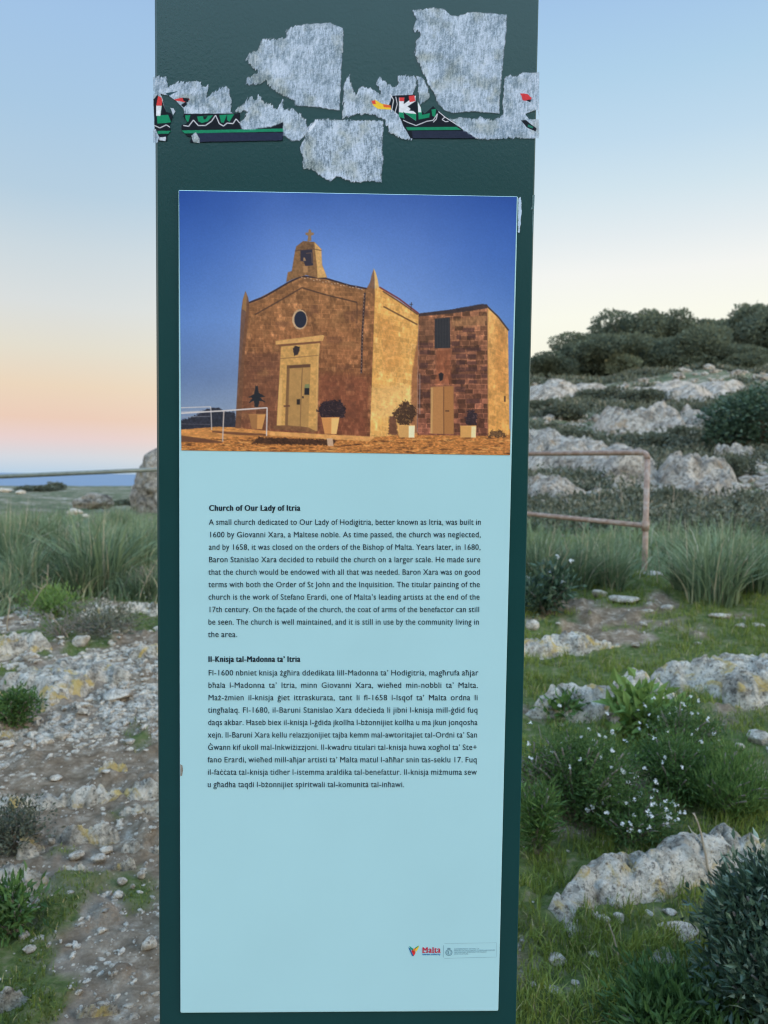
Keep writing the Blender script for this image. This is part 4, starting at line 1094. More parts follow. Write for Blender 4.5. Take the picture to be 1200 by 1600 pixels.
# ledges up the hillside
HL = 'limestone ledges on the hillside'
slab(ZH((-20, 520), (250, 498), (440, 492), (600, 488), (850, 458), (1050, 438), (1135, 458), (1080, 502), (960, 562), (860, 592), (700, 562), (620, 540), (480, 532), (300, 552), (180, 592), (-20, 602)), .9, 'long stony terrace wall just below the pine trees', 'hillside_ledge', 170, M_hillrock, group=HL, rough=1.3)
slab(ZH((300, 640), (380, 602), (480, 607), (520, 638), (640, 622), (740, 617), (805, 700), (792, 747), (720, 722), (560, 702), (430, 692), (310, 677)), 1.1, 'white rock outcrop with dark hollows, mid hillside', 'hillside_ledge', 130, M_hillrock, group=HL)
slab(ZH((725, 590), (800, 587), (870, 638), (925, 712), (840, 692), (760, 642)), .8, 'tilted tan rock right of the hollowed outcrop', 'hillside_ledge', 80, M_hillrock, group=HL)
slab(ZH((870, 610), (930, 600), (970, 650), (940, 680), (890, 650)), .7, 'small white rock by the dark carob tree', 'hillside_ledge', 70, M_hillrock, group=HL)
slab(ZH((-20, 718), (180, 700), (205, 745), (270, 742), (370, 788), (420, 798), (560, 840), (640, 850), (640, 990), (420, 987), (300, 952), (190, 932), (-20, 902)), .9, 'large pale rock face behind the top rail', 'hillside_ledge', 140, M_hillrock, group=HL)
slab(ZH((600, 870), (700, 838), (760, 832), (850, 862), (880, 850), (1010, 880), (1018, 947), (900, 962), (800, 1002), (640, 992)), .8, 'pale rock right of the railing post', 'hillside_ledge', 110, M_hillrock, group=HL)
slab(ZH((890, 800), (950, 775), (1000, 820), (1110, 820), (1110, 862), (1000, 870), (900, 850)), .6, 'broken white rocks below the dark carob tree', 'hillside_ledge', 80, M_hillrock, group=HL)
slab(ZH((640, 1000), (800, 970), (1085, 968), (1062, 1052), (900, 1092), (700, 1082)), .45, 'grey stony bank behind the right grass clumps', 'hillside_ledge', 110, M_hillrock, group=HL, rough=1.8)
slab(ZH((-20, 925), (130, 948), (220, 998), (335, 1022), (240, 1062), (230, 1112), (-20, 1105)), .5, 'brown rock bank between the two rails', 'hillside_ledge', 90, M_hillrock, group=HL)

# boulder and rocks beyond the left rail
rock(275, 796, 165, 128, 'tall grey boulder beyond the rail, half hidden by the totem', 'limestone_boulder', 5, .9, 5, M_boulder, 'boulder', amp=.40, dist=22, taper=.5)
rock(144, 783, 58, 26, 'brown rocky mound with a dark hollow on the far turf', 'rock_mound', 4, .6, 9, M_hillrock, 'rock', amp=.4, dist=24)
FAR = 'pale rocks on the far turf'
for k, (x, y, w, h, lb) in enumerate([(117, 804, 24, 11, 'pale flat rock on the far turf, below the brown mound'), (133, 809, 11, 7, 'small pale rock right of the flat rock on the far turf'), (112, 828, 17, 9, 'pale rock behind the left grass clumps, nearer than the flat rock'),
                                   (137, 827, 16, 7, 'low pale rock between left grass clumps'), (8, 769, 24, 7, 'pale rock on the skyline at the photo\'s left edge'), (32, 772, 16, 7, 'small pale rock on the skyline right of another')]):
    rock(x, y, w, h, lb, 'turf_rock', 3, .7, 40 + k, M_stone, 'rock', FAR, .3)
ST = 'loose stones on the ground'
stones = [(221, 1371, 13, 13, 'round white stone beside the totem, near loose pebbles', .2), (152, 1375, 15, 12, 'pale stone just under the flat pale rock', .4), (191, 1379, 16, 11, 'pinkish stone left of the round white stone', .4), (207, 1387, 8, 8, 'small tan pebble under the round white stone', .3),
          (183, 1402, 18, 13, 'white stone on brown soil, left of the totem\'s edge', .4), (141, 1419, 18, 11, 'flat white stone on the bare brown soil', .4), (159, 1456, 18, 10, 'lone pale stone on bare brown soil, near the bottom', .4), (38, 1470, 18, 17, 'upright pale stone below the leafy rosette', .5),
          (60, 1472, 26, 14, 'wide pale stone right of the upright stone', .5), (45, 1487, 22, 12, 'pale stone in a group below the leafy rosette', .5), (80, 1318, 12, 11, 'small pale stone right of the knobbly rock', .3), (168, 1331, 20, 13, 'pinkish-white stone below the round pitted hump', .4),
          (88, 1217, 19, 8, 'flat bluish-white stone on the moss', .4), (126, 1008, 28, 20, 'angular white stone leaning among dry stems', .5), (183, 1092, 46, 20, 'big rounded stone below the rubble ledge', .4), (125, 1582, 14, 11, 'pale stone in bright moss at the bottom left', .4),
          (236, 1480, 26, 24, 'pale rock against the totem\'s left edge, near the bottom', .5), (120, 1340, 24, 14, 'grey stone left of the pinkish-white stone', .5), (155, 1345, 24, 14, 'pitted stone between flat rock and totem', .5), (98, 1152, 24, 12, 'pale half-buried stone in the upper path', .4), (205, 1161, 20, 9, 'low stone at the totem\'s edge, upper path', .4),
          (935, 932, 24, 14, 'pale stone at the foot of the grass clump, left of the post', .5), (975, 940, 50, 13, 'flat pale stone between lawn and railing post', .5), (1017, 948, 17, 9, 'white stone at the lawn\'s top edge', .4), (1043, 952, 22, 11, 'white stone right of another on the upper lawn', .4), (1013, 957, 20, 7, 'low bluish-white stone on the upper lawn', .4),
          (1128, 965, 36, 10, 'long white stone in the upper lawn near the right edge', .5), (1158, 979, 18, 7, 'small stone on the upper lawn, second from the right edge', .4), (1182, 979, 22, 8, 'white stone on the upper lawn at the right edge', .4), (993, 1010, 13, 9, 'small white stone alone on the lawn', .3), (833, 983, 22, 18, 'rounded cream stone on the lawn against the totem', .4),
          (873, 976, 30, 6, 'thin flat stone on the lawn near the totem', .5), (1102, 1033, 18, 9, 'pinkish stone lying on the broad flat ledge', .4), (1186, 1160, 40, 26, 'pale rock at the right edge above the bright grass', .5), (1155, 1170, 16, 11, 'small white stone left of the right edge rock', .4),
          (922, 1435, 25, 16, 'white stone under the long slab, left of a pair', .5), (944, 1442, 22, 14, 'white stone under the long slab, right of a pair', .5), (967, 1440, 18, 20, 'brown-grey stone right of the white pair', .5), (1047, 1428, 22, 10, 'half-buried stone in bright grass, left of the dark shrub', .4),
          (1060, 1460, 62, 26, 'long tilted stone in grass beside the dark shrub', .5), (872, 1503, 30, 18, 'pale stone on bare soil near the totem, lower right lawn', .5), (1036, 1505, 60, 26, 'large grey stone in the lower lawn', .5), (975, 1494, 12, 9, 'small white stone left of the large grey stone', .4),
          (928, 1492, 22, 7, 'flat stone in the lower lawn', .4), (900, 1538, 15, 10, 'small stone low in the lawn near the totem', .4), (862, 1549, 36, 9, 'long thin stone low in the lawn near the totem', .5), (832, 1540, 10, 9, 'small stone touching the totem\'s right edge', .4), (1098, 1434, 20, 11, 'pale stone tucked under the dark shrub', .4)]
for x, y, w, h, lb, am in stones: rock(x, y, w, h, lb, 'stone', 3, .75, None, M_stone, 'stone', ST, am)

# the uncounted gravel of the path: one object
def tetra_stone():
    V = np.array([(1, 0, 0), (-1, 0, 0), (0, 1, 0), (0, -1, 0), (0, 0, 1), (0, 0, -1), ], float); T = np.array([(4, 0, 2), (4, 2, 1), (4, 1, 3), (4, 3, 0), (5, 2, 0), (5, 1, 2), (5, 3, 1), (5, 0, 3)]); return V, T


def gravel():
    mb = MB(); protos = [(lambda b, k: (b[0] * [1.25, .8 - .05 * k, .55 + .06 * k], b[1]))(blob(1, 300 + k, .55), k) for k in range(6)]; small = [blob(1, 320 + k, .3) for k in range(4)]
    n = 80000
    az = np.radians(np.where(rng.random(n) < .72, rng.uniform(-30, -8, n), rng.uniform(-8, 30, n))); r = 1.9 * np.exp(rng.uniform(0, 1.45, n))
    x = r * np.sin(az); y = r * np.cos(az); g = green(x, y); cl = .6 * fbm(x / .42, y / .42, 4, 77) + .4 * fbm(x / 1.5, y / 1.5, 3, 78)
    keep = (rng.random(n) < (1 - .85 * g) * (.14 + .8 * sstep(.47, .62, cl)) * .6 * np.where(az > -.1, .4, 1)) & (r < 7.8) & off_rock(x, y, .0)
    x, y = x[keep], y[keep]; z = Hf(x, y); s = .0026 + (.010 + .014 * sstep(3.2, 4.5, np.hypot(x, y)) * (cl[keep] > .5)) * rng.random(len(x)) ** 4.2 + .012 * (rng.random(len(x)) < .018)
    mini = [(P0_, T0_) for P0_, T0_ in [(ico(1)[0] * [1, .8, .6], ico(1)[1])]]; V0, T0 = tetra_stone()
    s = s * (1 + .1 * np.hypot(x, y))
    th = rng.uniform(0, 6.28, len(x))
    for k in range(len(x)):
        P, T = protos[k % 6] if s[k] > .006 else (V0 * (1 + .3 * np.sin(V0 * 9 + k)), T0); a = th[k]; c_, s_ = math.cos(a), math.sin(a); f = s[k]
        Q = np.stack([P[:, 0] * c_ - P[:, 1] * s_, P[:, 0] * s_ + P[:, 1] * c_, P[:, 2] * .75], -1) * f + [x[k], y[k], z[k] + f * .08]
        mb.add(Q, None, T, rng.random())
    o = mb.build('gravel', M_stone); tag(o, 'pale limestone gravel strewn over the stony path', None, None, 'stuff')


gravel()

# ------------------------------------------------------------------ plants
def blades(P, h, w, lean, ang, seg=4, droop=1.0, tint=None, base=None):
    """Tapered, curved grass blades: arrays of roots, heights, widths, lean, heading."""
    n = len(P); k = np.arange(seg + 1) / seg
    dx = np.sin(ang); dy = np.cos(ang)
    out = lean[:, None] * h[:, None] * (k[None] ** (1 + droop)); up = h[:, None] * (k[None] - .35 * lean[:, None] * k[None] ** 2.4)
    cx = P[:, 0:1] + dx[:, None] * out; cy = P[:, 1:2] + dy[:, None] * out; cz = P[:, 2:3] + up
    tw = ang + rng.normal(0, .9, n) ; px = np.cos(tw); py = -np.sin(tw)
    ww = w[:, None] * (1 - k[None] ** 1.6) * .5 + .0002
    A = np.stack([cx - px[:, None] * ww, cy - py[:, None] * ww, cz], -1); B = np.stack([cx + px[:, None] * ww, cy + py[:, None] * ww, cz], -1)
    V = np.stack([A, B], 2).reshape(-1, 3)
    b = (np.arange(n) * (seg + 1) * 2)[:, None] + (np.arange(seg) * 2)[None]
    Q = np.stack([b, b + 1, b + 3, b + 2], -1).reshape(-1, 4)
    t = np.repeat(np.clip(tint, 0, 1), (seg + 1) * 2)
    return V, Q, t


def leaves(P, D, ln, wd, tint, fold=.25):
    """Folded pointed leaves at P, along D."""
    n = len(P); D = D / (np.linalg.norm(D, axis=1)[:, None] + 1e-9)
    rv = rng.normal(size=(n, 3)); S = np.cross(D, rv); S /= np.linalg.norm(S, axis=1)[:, None] + 1e-9; U = np.cross(S, D)
    L_ = ln[:, None]; w_ = wd[:, None]
    v0 = P; v1 = P + D * L_ * .45 + S * w_ * .5 + U * w_ * fold; v2 = P + D * L_ * .5; v3 = P + D * L_ * .45 - S * w_ * .5 + U * w_ * fold; v4 = P + D * L_ - U * L_ * .08
    V = np.stack([v0, v1, v2, v3, v4], 1).reshape(-1, 3); b = np.arange(n) * 5
    T = np.concatenate([np.stack([b, b + 1, b + 2], -1), np.stack([b, b + 2, b + 3], -1), np.stack([b + 1, b + 4, b + 2], -1), np.stack([b + 2, b + 4, b + 3], -1)])
    return V, T, np.repeat(np.clip(tint, 0, 1), 5)


def sphere_dirs(n):
    v = rng.normal(size=(n, 3)); return v / np.linalg.norm(v, axis=1)[:, None]


# short grass over the grown parts: uncountable, one object
def lawn():
    n = 210000
    az = np.radians(rng.uniform(-30, 30, n)); r = 1.9 * np.exp(rng.uniform(0, 1.75, n)); x = r * np.sin(az); y = r * np.cos(az)
    g = green(x, y); tuft = fbm(x / .12, y / .12, 2, 91)
    keep = rng.random(n) < g * sstep(.30, .6, tuft) * np.where(az > .05, 1.0, .85)
    keep &= off_rock(x, y, .01)
    x, y, r, az = x[keep], y[keep], r[keep], az[keep]; m = len(x)
    P = np.stack([x, y, Hf(x, y) - .004], -1)
    h = (.018 + .032 * rng.random(m) ** 1.5) * (1 + .06 * r) * np.where(az > .05, 1.15, .5) * (.7 + .8 * fbm(x / .6, y / .6, 2, 95))
    t = .18 + .6 * fbm(x / .35, y / .35, 3, 93) + rng.normal(0, .13, m); t = np.where(az > .05, t, t - .16); t = np.where(rng.random(m) < .05, .98, np.clip(t, 0, .86))
    V, Q, t = blades(P, h, .0028 * (1 + .15 * r), np.abs(rng.normal(.45, .3, m)), rng.uniform(0, 6.28, m), 2, .8, t)
    tag(mesh('short_grass', V, Q, M_lawn, None, False, {'tint': t}), 'short green grass and moss growing between the rocks', None, None, 'stuff')


lawn()


def rough_grass():
    n = 90000
    az = np.radians(np.where(rng.random(n) < .5, rng.uniform(-30, -10, n), rng.uniform(8, 30, n))); r = 7.0 * np.exp(rng.uniform(0, 1.9, n)); x = r * np.sin(az); y = r * np.cos(az)
    tuft = fbm(x / .9, y / .9, 3, 191); keep = (rng.random(n) < sstep(.36, .62, tuft)) & (green(x, y) > .3) & off_rock(x, y, .05) & (((az < 0) & (r < 17)) | ((az > 0) & (r < 12) & (rng.random(n) < .45)))
    x, y, r, tuft = x[keep], y[keep], r[keep], tuft[keep]; m = len(x)
    P = np.stack([x, y, Hf(x, y) - .01], -1); h = (.07 + .28 * rng.random(m) ** 1.6) * (.5 + 1.2 * tuft)
    t = .1 + .75 * fbm(x / 1.4, y / 1.4, 3, 193) + rng.normal(0, .14, m); t = np.where(rng.random(m) < .09, .95, np.clip(t, 0, .85))
    V, Q, t = blades(P, h, .004 + .0011 * r, np.abs(rng.normal(.5, .3, m)), rng.uniform(0, 6.28, m), 3, .9, t)
    tag(mesh('rough_grass', V, Q, M_grass, None, False, {'tint': t}), 'rough knee-high grass between the clumps and the rocks', None, None, 'stuff')


rough_grass()


def hillside_cover():
    n = 26000
    az = np.radians(rng.uniform(6, 31, n)); r = 11 * np.exp(rng.uniform(0, 1.85, n)); x = r * np.sin(az); y = r * np.cos(az); cl = fbm(x / 2.6, y / 2.6, 4, 205)
    k = (cl > .50) & (r < 62) & (rng.random(n) < .26); mb = MB(); protos = [blob(1, 400 + j, .35) for j in range(6)]
    for i in np.nonzero(k)[0]:
        P, T = protos[i % 6]; f = (.05 + .34 * rng.random() ** 3.5) * (.5 + r[i] / 60); a = rng.uniform(0, 6.28); c_, s_ = math.cos(a), math.sin(a)
        Q = np.stack([P[:, 0] * c_ - P[:, 1] * s_, P[:, 0] * s_ + P[:, 1] * c_, P[:, 2] * .6], -1) * f + [x[i], y[i], float(Hs(x[i], y[i])) + f * .1]
        mb.add(Q, None, T, rng.random())
    tag(mb.build('hillside_scree', M_hillrock), 'loose pale scree scattered over the hillside', None, None, 'stuff')
    k = (cl < .52) & (r < 67) & off_rock(x, y, .15) & (rng.random(n) < np.clip(r / 26, .25, 1)); x, y, r = x[k], y[k], r[k]; m = len(x); reps = 8
    x = np.repeat(x, reps) + rng.normal(0, .22, m * reps); y = np.repeat(y, reps) + rng.normal(0, .22, m * reps); hh = np.repeat(rng.uniform(.08, .42, m), reps)
    P = np.stack([x, y, Hs(x, y) + hh * rng.random(m * reps)], -1); D = rng.normal(0, .7, (m * reps, 3)) + [0, 0, .7]; s_ = .022 + .0028 * np.hypot(x, y)
    V, T, t = leaves(P, D, s_ * (1 + rng.random(m * reps)), s_ * .8, np.repeat(rng.normal(.45, .22, m), reps) + rng.normal(0, .15, m * reps))
    tag(mesh('hillside_scrub', V, T, M_heath, None, False, {'tint': t}), 'low grey-green scrub covering the hillside between rocks', None, None, 'stuff')


hillside_cover()


def clump(px, py, hpx, wpx, label, n=380, seed=0, dist=None, lean=.42, tmul=1.0):
    g = G(px, py)
    if dist is not None: d = ray(px, py); g = EYE + d * dist; g[2] = float(Hs(g[0], g[1]))
    r = np.linalg.norm(g - EYE); h = hpx * r / F; w = wpx * r / F
    a = rng.uniform(0, 6.28, n); q = np.sqrt(rng.random(n)) * w * .23
    P = np.stack([q * np.cos(a), q * np.sin(a), np.zeros(n)], -1)
    P[:, 2] = Hf(g[0] + P[:, 0], g[1] + P[:, 1]) - g[2] - .02
    hh = h * (.45 + .62 * rng.random(n) ** .8)
    ang = np.where(rng.random(n) < .7, np.pi / 2 - a + rng.normal(0, .5, n), rng.uniform(0, 6.28, n))
    ln = np.abs(rng.normal(lean, .34, n)) * (.6 + 1.0 * q / (w * .26))
    t = .46 * rng.uniform(.55, 1.4) + rng.normal(0, .19, n); t = np.where(rng.random(n) < .10, .95, np.clip(t, 0, .85))
    V, Q, t = blades(P, hh, h * (.012 + .012 * rng.random(n)), np.clip(ln, .05, 1.2), ang, 5, .9, t)
    o = mesh('grass_clump', V, Q, M_grass, None, False, {'tint': t}); o.location = [float(v) for v in g]
    return tag(o, label, 'grass clump', 'tall grass clumps')


for a in [(12, 902, 112, 120, 'tall grass clump under the left end of the rail'), (62, 872, 88, 120, 'far tall grass clump left of the pale turf rocks'), (40, 925, 95, 110, 'nearer grass clump at the left, behind the dry stalks'),
          (98, 905, 92, 110, 'grass clump second from the left edge, mid height'), (158, 925, 138, 130, 'tallest upright grass clump in the left middle'), (122, 930, 84, 100, 'low grass clump in front of the tall upright one'),
          (206, 905, 112, 110, 'grass clump between the tall upright one and the totem'), (236, 880, 90, 90, 'grass clump behind the totem\'s left edge'), (188, 826, 40, 60, 'dark far tuft beyond the left clumps'),
          (20, 850, 55, 90, 'far grass clump on the left skyline'), (10, 945, 70, 90, 'drooping grass clump at the left edge above the ledge'), (225, 935, 60, 70, 'low grass at the totem\'s left edge above the ledge'),
          (845, 925, 118, 110, 'grass clump against the totem\'s right edge, under the lower rail'), (900, 918, 100, 110, 'grass clump beneath the middle of the lower rail'), (955, 920, 88, 80, 'grass clump left of the railing post'),
          (1112, 938, 125, 150, 'large pale-tipped grass clump right of the railing post'), (1068, 925, 62, 66, 'low grass clump just right of the railing post'), (1178, 925, 95, 100, 'grass clump at the photo\'s right edge'),
          (1140, 895, 90, 110, 'grass clump behind the large pale-tipped one'), (1052, 876, 52, 60, 'small grass clump behind the railing post'), (935, 880, 60, 90, 'grass clump behind the lower rail')]:
    clump(*a)


def stalk(px, py, hpx, label, lean=(.2, 0), fork=3, seed=1, name='dry_stalk'):
    g = G(px, py); r = np.linalg.norm(g - EYE); h = hpx * r / F; q = np.random.default_rng(seed); mb = MB()
    a = math.atan2(g[0], g[1]); rt = np.array([math.cos(a), -math.sin(a), 0])
    n = 8; k = np.linspace(0, 1, n); wob = q.normal(0, .012 * h, (n, 3)).cumsum(0) * .6
    P = rt[None] * (lean[0] * h * k ** 1.4)[:, None] + np.array([0, 0, 1.0])[None] * (h * k)[:, None] + wob; P[0] = (0, 0, -.02)
    mb.tube(P, np.linspace(.009, .0035, n) * (h / .6) ** .5, 6, a=.5)
    for j in range(fork):
        b = int(q.integers(3, n - 1)); d = q.normal(0, 1, 3); d[2] = abs(d[2]) + .6; d = d / np.linalg.norm(d) * h * q.uniform(.15, .35)
        kk = np.linspace(0, 1, 5)[:, None]; mb.tube(P[b] + d * kk + q.normal(0, .01 * h, (5, 3)) * kk, np.linspace(.004, .002, 5) * (h / .6) ** .5, 5, a=.8)
    o = mb.build(name, M_dry, None, True); o.location = [float(v) for v in g]; tag(o, label, 'dry stalk', 'dry plant stalks')


stalk(42, 966, 48, 'bent dry stalk with a drooping head, left of another', (.5, 0), 5, 3)
stalk(73, 944, 58, 'upright dry stalk beside the bright green patch', (.04, 0), 4, 4)
stalk(133, 890, 56, 'thin straight dry stick in the left grass', (-.05, 0), 1, 5)
stalk(216, 940, 62, 'forked dry stalk at the totem\'s left edge', (.42, 0), 5, 6)
stalk(108, 1000, 42, 'dry stem leaning left by the white stone', (-.7, 0), 3, 7)
stalk(12, 985, 46, 'branched dry stem at the left edge', (.1, 0), 4, 8)
stalk(975, 815, 60, 'pale dry stalk behind the lower rail', (-.12, 0), 3, 9)
stalk(935, 815, 62, 'thin dry stalk between the rails', (.03, 0), 2, 10)
stalk(1050, 822, 60, 'pale dry stalk just right of the post', (.05, 0), 3, 11)
stalk(1086, 830, 55, 'dry stalk in the scrub right of the post', (.15, 0), 3, 12)
stalk(1053, 905, 40, 'short dry stalk leaning by the post foot', (-.3, 0), 3, 13)
stalk(1140, 935, 60, 'bent dry stalk in the large pale-tipped clump', (.4, 0), 4, 14)
stalk(1112, 1385, 92, 'long thin dry stem rising over the lichen slab', (-.25, 0), 2, 15)
stalk(968, 1508, 52, 'thin dry stem in the lower lawn', (-.25, 0), 1, 16)


def shrub(px, py, hpx, wpx, label, n, leaf, mat, name='shrub', cat='shrub', group='shrubs', dist=None, seed=1, stems=14, flowers=None, wid=.35, tint=(.45, .2), up=.5, depth=1.0):
    g = G(px, py)
    if dist is not None: d = ray(px, py); g = EYE + d * dist; g[2] = float(Hs(g[0], g[1]))
    r = np.linalg.norm(g - EYE); h = hpx * r / F; w = wpx * r / F; q = np.random.default_rng(seed)
    root = empty(name, g, label, cat, group); mb = MB(); LPs = []; LD = []; tips = []
    for s_ in range(stems):
        a = q.uniform(0, 6.28); o = math.sqrt(q.random()) * w * .5; top = np.array([math.cos(a) * o, math.sin(a) * o * depth, h * math.sqrt(max(.08, 1 - (o / (w * .5)) ** 2 * .8)) * q.uniform(.75, 1.0)])
        k = np.linspace(0, 1, 7)[:, None]; mid = top * np.array([.3, .3, .55]) + q.normal(0, .05 * h, 3)
        P = (1 - k) ** 2 * np.array([top[0] * .12, top[1] * .12, -.03]) + 2 * k * (1 - k) * mid + k ** 2 * top
        mb.tube(P, np.linspace(.012, .004, 7) * (h / .6) ** .6, 5)
        m = n // stems; t = np.sqrt(q.uniform(.04, 1, m)) * 6; i = np.minimum(t.astype(int), 5); f = (t - i)[:, None]
        base = P[i] * (1 - f) + P[i + 1] * f; off = q.normal(size=(m, 3)) * w * .085; LPs.append(base + off)
        d = off / (np.linalg.norm(off, axis=1)[:, None] + 1e-6) + np.array([0, 0, up]) + q.normal(0, .35, (m, 3)); LD.append(d); tips.append(top)
    LPs = np.vstack(LPs); LD = np.vstack(LD); k = len(LPs)
    lo = Hf(g[0] + LPs[:, 0], g[1] + LPs[:, 1]) - g[2]; LPs[:, 2] = np.maximum(LPs[:, 2], lo + leaf * .2)
    tn = tint[0] + q.normal(0, tint[1], k)
    V, T, t = leaves(LPs, LD, leaf * (.6 + .7 * q.random(k)), leaf * wid * (.7 + .6 * q.random(k)), tn)
    mesh('foliage', V, T, mat, root, False, {'tint': t}); mb.build('stems', M_twig, root, True)
    if flowers:
        nf, fs = flowers; Vs = []; Ts = []; c = 0
        for j in range(nf):
            tp = tips[int(q.integers(len(tips)))] * np.array([1, 1, 1]) + q.normal(0, w * .1, 3); tp[2] = max(tp[2], float(Hf(g[0] + tp[0], g[1] + tp[1]) - g[2]) + .03) + .02
            for b in range(7):
                ce = tp + q.normal(0, fs * .24, 3); nn = sphere_dirs(1)[0] * .5 + [0, -.4, .7]; nn /= np.linalg.norm(nn)
                u = np.cross(nn, [1, 0, .3]); u /= np.linalg.norm(u); v = np.cross(nn, u); R_ = fs * .3
                for p_ in range(4):
                    e = p_ * 1.5708; d1 = u * math.cos(e) + v * math.sin(e); d2 = -u * math.sin(e) + v * math.cos(e)
                    Vs += [ce, ce + d1 * R_ * .7 + d2 * R_ * .4, ce + d1 * R_ + nn * R_ * .2, ce + d1 * R_ * .7 - d2 * R_ * .4]; Ts += [(c, c + 1, c + 2), (c, c + 2, c + 3)]; c += 4
        tag(mesh('flowers', np.array(Vs), np.array(Ts), M_petal, root, False, {'tint': rng.random(len(Vs))}), kind='stuff')
    return root


# near right: dark broad-leaved bush, low leafy plants, flowering bush
shrub(1222, 1600, 190, 175, 'dense dark green leafy shrub filling the lower right corner', 24000, .034, M_shrub, seed=2, stems=64, wid=.36, tint=(.44, .34))
shrub(1062, 1630, 40, 190, 'low green leafy plant in front of the dark shrub at the bottom', 5200, .042, M_herb, seed=3, stems=40, wid=.26, tint=(.12, .22), up=.25)
shrub(905, 1275, 128, 160, 'bushy green plant with white flowers against the lichen ledge', 16000, .024, M_herb, seed=4, stems=46, flowers=(34, .015), wid=.2, tint=(.2, .2))
shrub(985, 1312, 70, 120, 'low plant dotted with many white flower heads', 3600, .024, M_herb, seed=5, stems=26, flowers=(54, .016), wid=.25, tint=(.12, .18))
shrub(1050, 1250, 95, 120, 'green bush right of the flowering plants', 9000, .024, M_herb, seed=6, stems=34, flowers=(12, .015), wid=.2, tint=(.25, .2))
shrub(1008, 1140, 62, 95, 'bright broad-leaved plant on the lichen ledge', 520, .085, M_herb, seed=7, stems=14, wid=.5, tint=(.85, .15))
shrub(1065, 1190, 86, 110, 'grey-green bush with white blooms below the dark hollow', 4200, .025, M_herb, seed=8, stems=26, flowers=(26, .015), wid=.22, tint=(.15, .2))
shrub(1125, 1265, 85, 130, 'bright green grassy tuft above the long slab', 8000, .036, M_herb, seed=9, stems=34, wid=.10, tint=(.5, .2), up=1.4)
shrub(838, 1330, 105, 60, 'green feathery plant at the totem\'s right edge', 1500, .05, M_herb, seed=10, stems=16, wid=.14, tint=(.35, .2), up=1.0)
shrub(880, 1118, 32, 60, 'small leafy weed on the ledge near the totem', 260, .06, M_herb, seed=11, stems=8, wid=.45, tint=(.4, .2))
shrub(855, 958, 78, 85, 'dark leafy bush with white flowers against the totem, beyond the lawn', 1700, .06, M_shrub, seed=12, stems=18, flowers=(10, .03), wid=.4, tint=(.45, .2))
shrub(85, 958, 32, 90, 'bright green low patch under the tall grass', 1500, .05, M_herb, seed=13, stems=26, wid=.2, tint=(.8, .15), up=1.0)
shrub(18, 1135, 52, 70, 'dark leafy plant at the left edge on the stony path', 2200, .03, M_herb, seed=14, stems=22, wid=.35, tint=(.22, .2))
shrub(25, 1455, 62, 80, 'leafy green rosette at the left edge near the bottom', 700, .04, M_herb, seed=15, stems=22, wid=.34, tint=(.3, .2))
shrub(20, 1320, 55, 110, 'dark creeping heath on the soil between rocks, left edge', 1900, .02, M_heath, seed=16, stems=26, wid=.4, tint=(.2, .15))
shrub(165, 985, 30, 150, 'low green scrub between the two upper ledges', 1500, .04, M_heath, seed=17, stems=22, wid=.3, tint=(.5, .2))


def twigs(px, py, hpx, wpx, label, n, seed):
    g = G(px, py); r = np.linalg.norm(g - EYE); h = hpx * r / F; w = wpx * r / F; q = np.random.default_rng(seed); mb = MB()
    for k in range(n):
        a = q.uniform(0, 6.28); end = np.array([math.cos(a) * w * .5 * q.random(), math.sin(a) * w * .4 * q.random(), h * q.uniform(.4, 1)]); kk = np.linspace(0, 1, 5)[:, None]
        P = end * kk * [1, 1, 1] + q.normal(0, .05 * h, (5, 3)) * kk; P[0, 2] = -.02; mb.tube(P, np.linspace(.005, .0018, 5), 5)
        for b in range(3):
            d = q.normal(0, 1, 3) * h * .22; mb.tube(P[2 + b % 3] + d * np.linspace(0, 1, 3)[:, None], [.0025, .002, .0012], 4)
    o = mb.build('bare_twigs', M_twig, None, True); o.location = [float(v) for v in g]; tag(o, label, 'twigs', None)


twigs(845, 1268, 95, 70, 'bare grey twigs against the totem in front of the green bush', 26, 4)
twigs(95, 1000, 40, 110, 'bare grey twigs lying beside the white angular stone', 18, 5)
twigs(1160, 1600, 80, 70, 'bare brown twigs poking out of the dark shrub', 6, 6)
twigs(228, 930, 50, 60, 'tangle of dry twigs beside the forked stalk', 18, 7)

# ------------------------------------------------------------------ railings
def rail_mat():
    m, t, b = newmat('weathered_rail_paint'); p = pos(t)
    n = noise(t, p, 14, 6, .65); c = ramp(t, n, [(.35, (.22, .135, .095)), (.5, (.30, .20, .15)), (.62, (.37, .295, .25)), (.75, (.15, .075, .045))]); t.links.new(c, b.inputs['Base Color'])
    b.inputs['Roughness'].default_value = .55; bump(t, b, noise(t, p, 60, 4, .6), .2, .002); return m


M_rail = rail_mat()
M_foot = plain('concrete_footing', (.40, .36, .32), .9, .25, 12, .2)


def at_h(px, py, dist): return EYE + pixdir(px, py) * dist


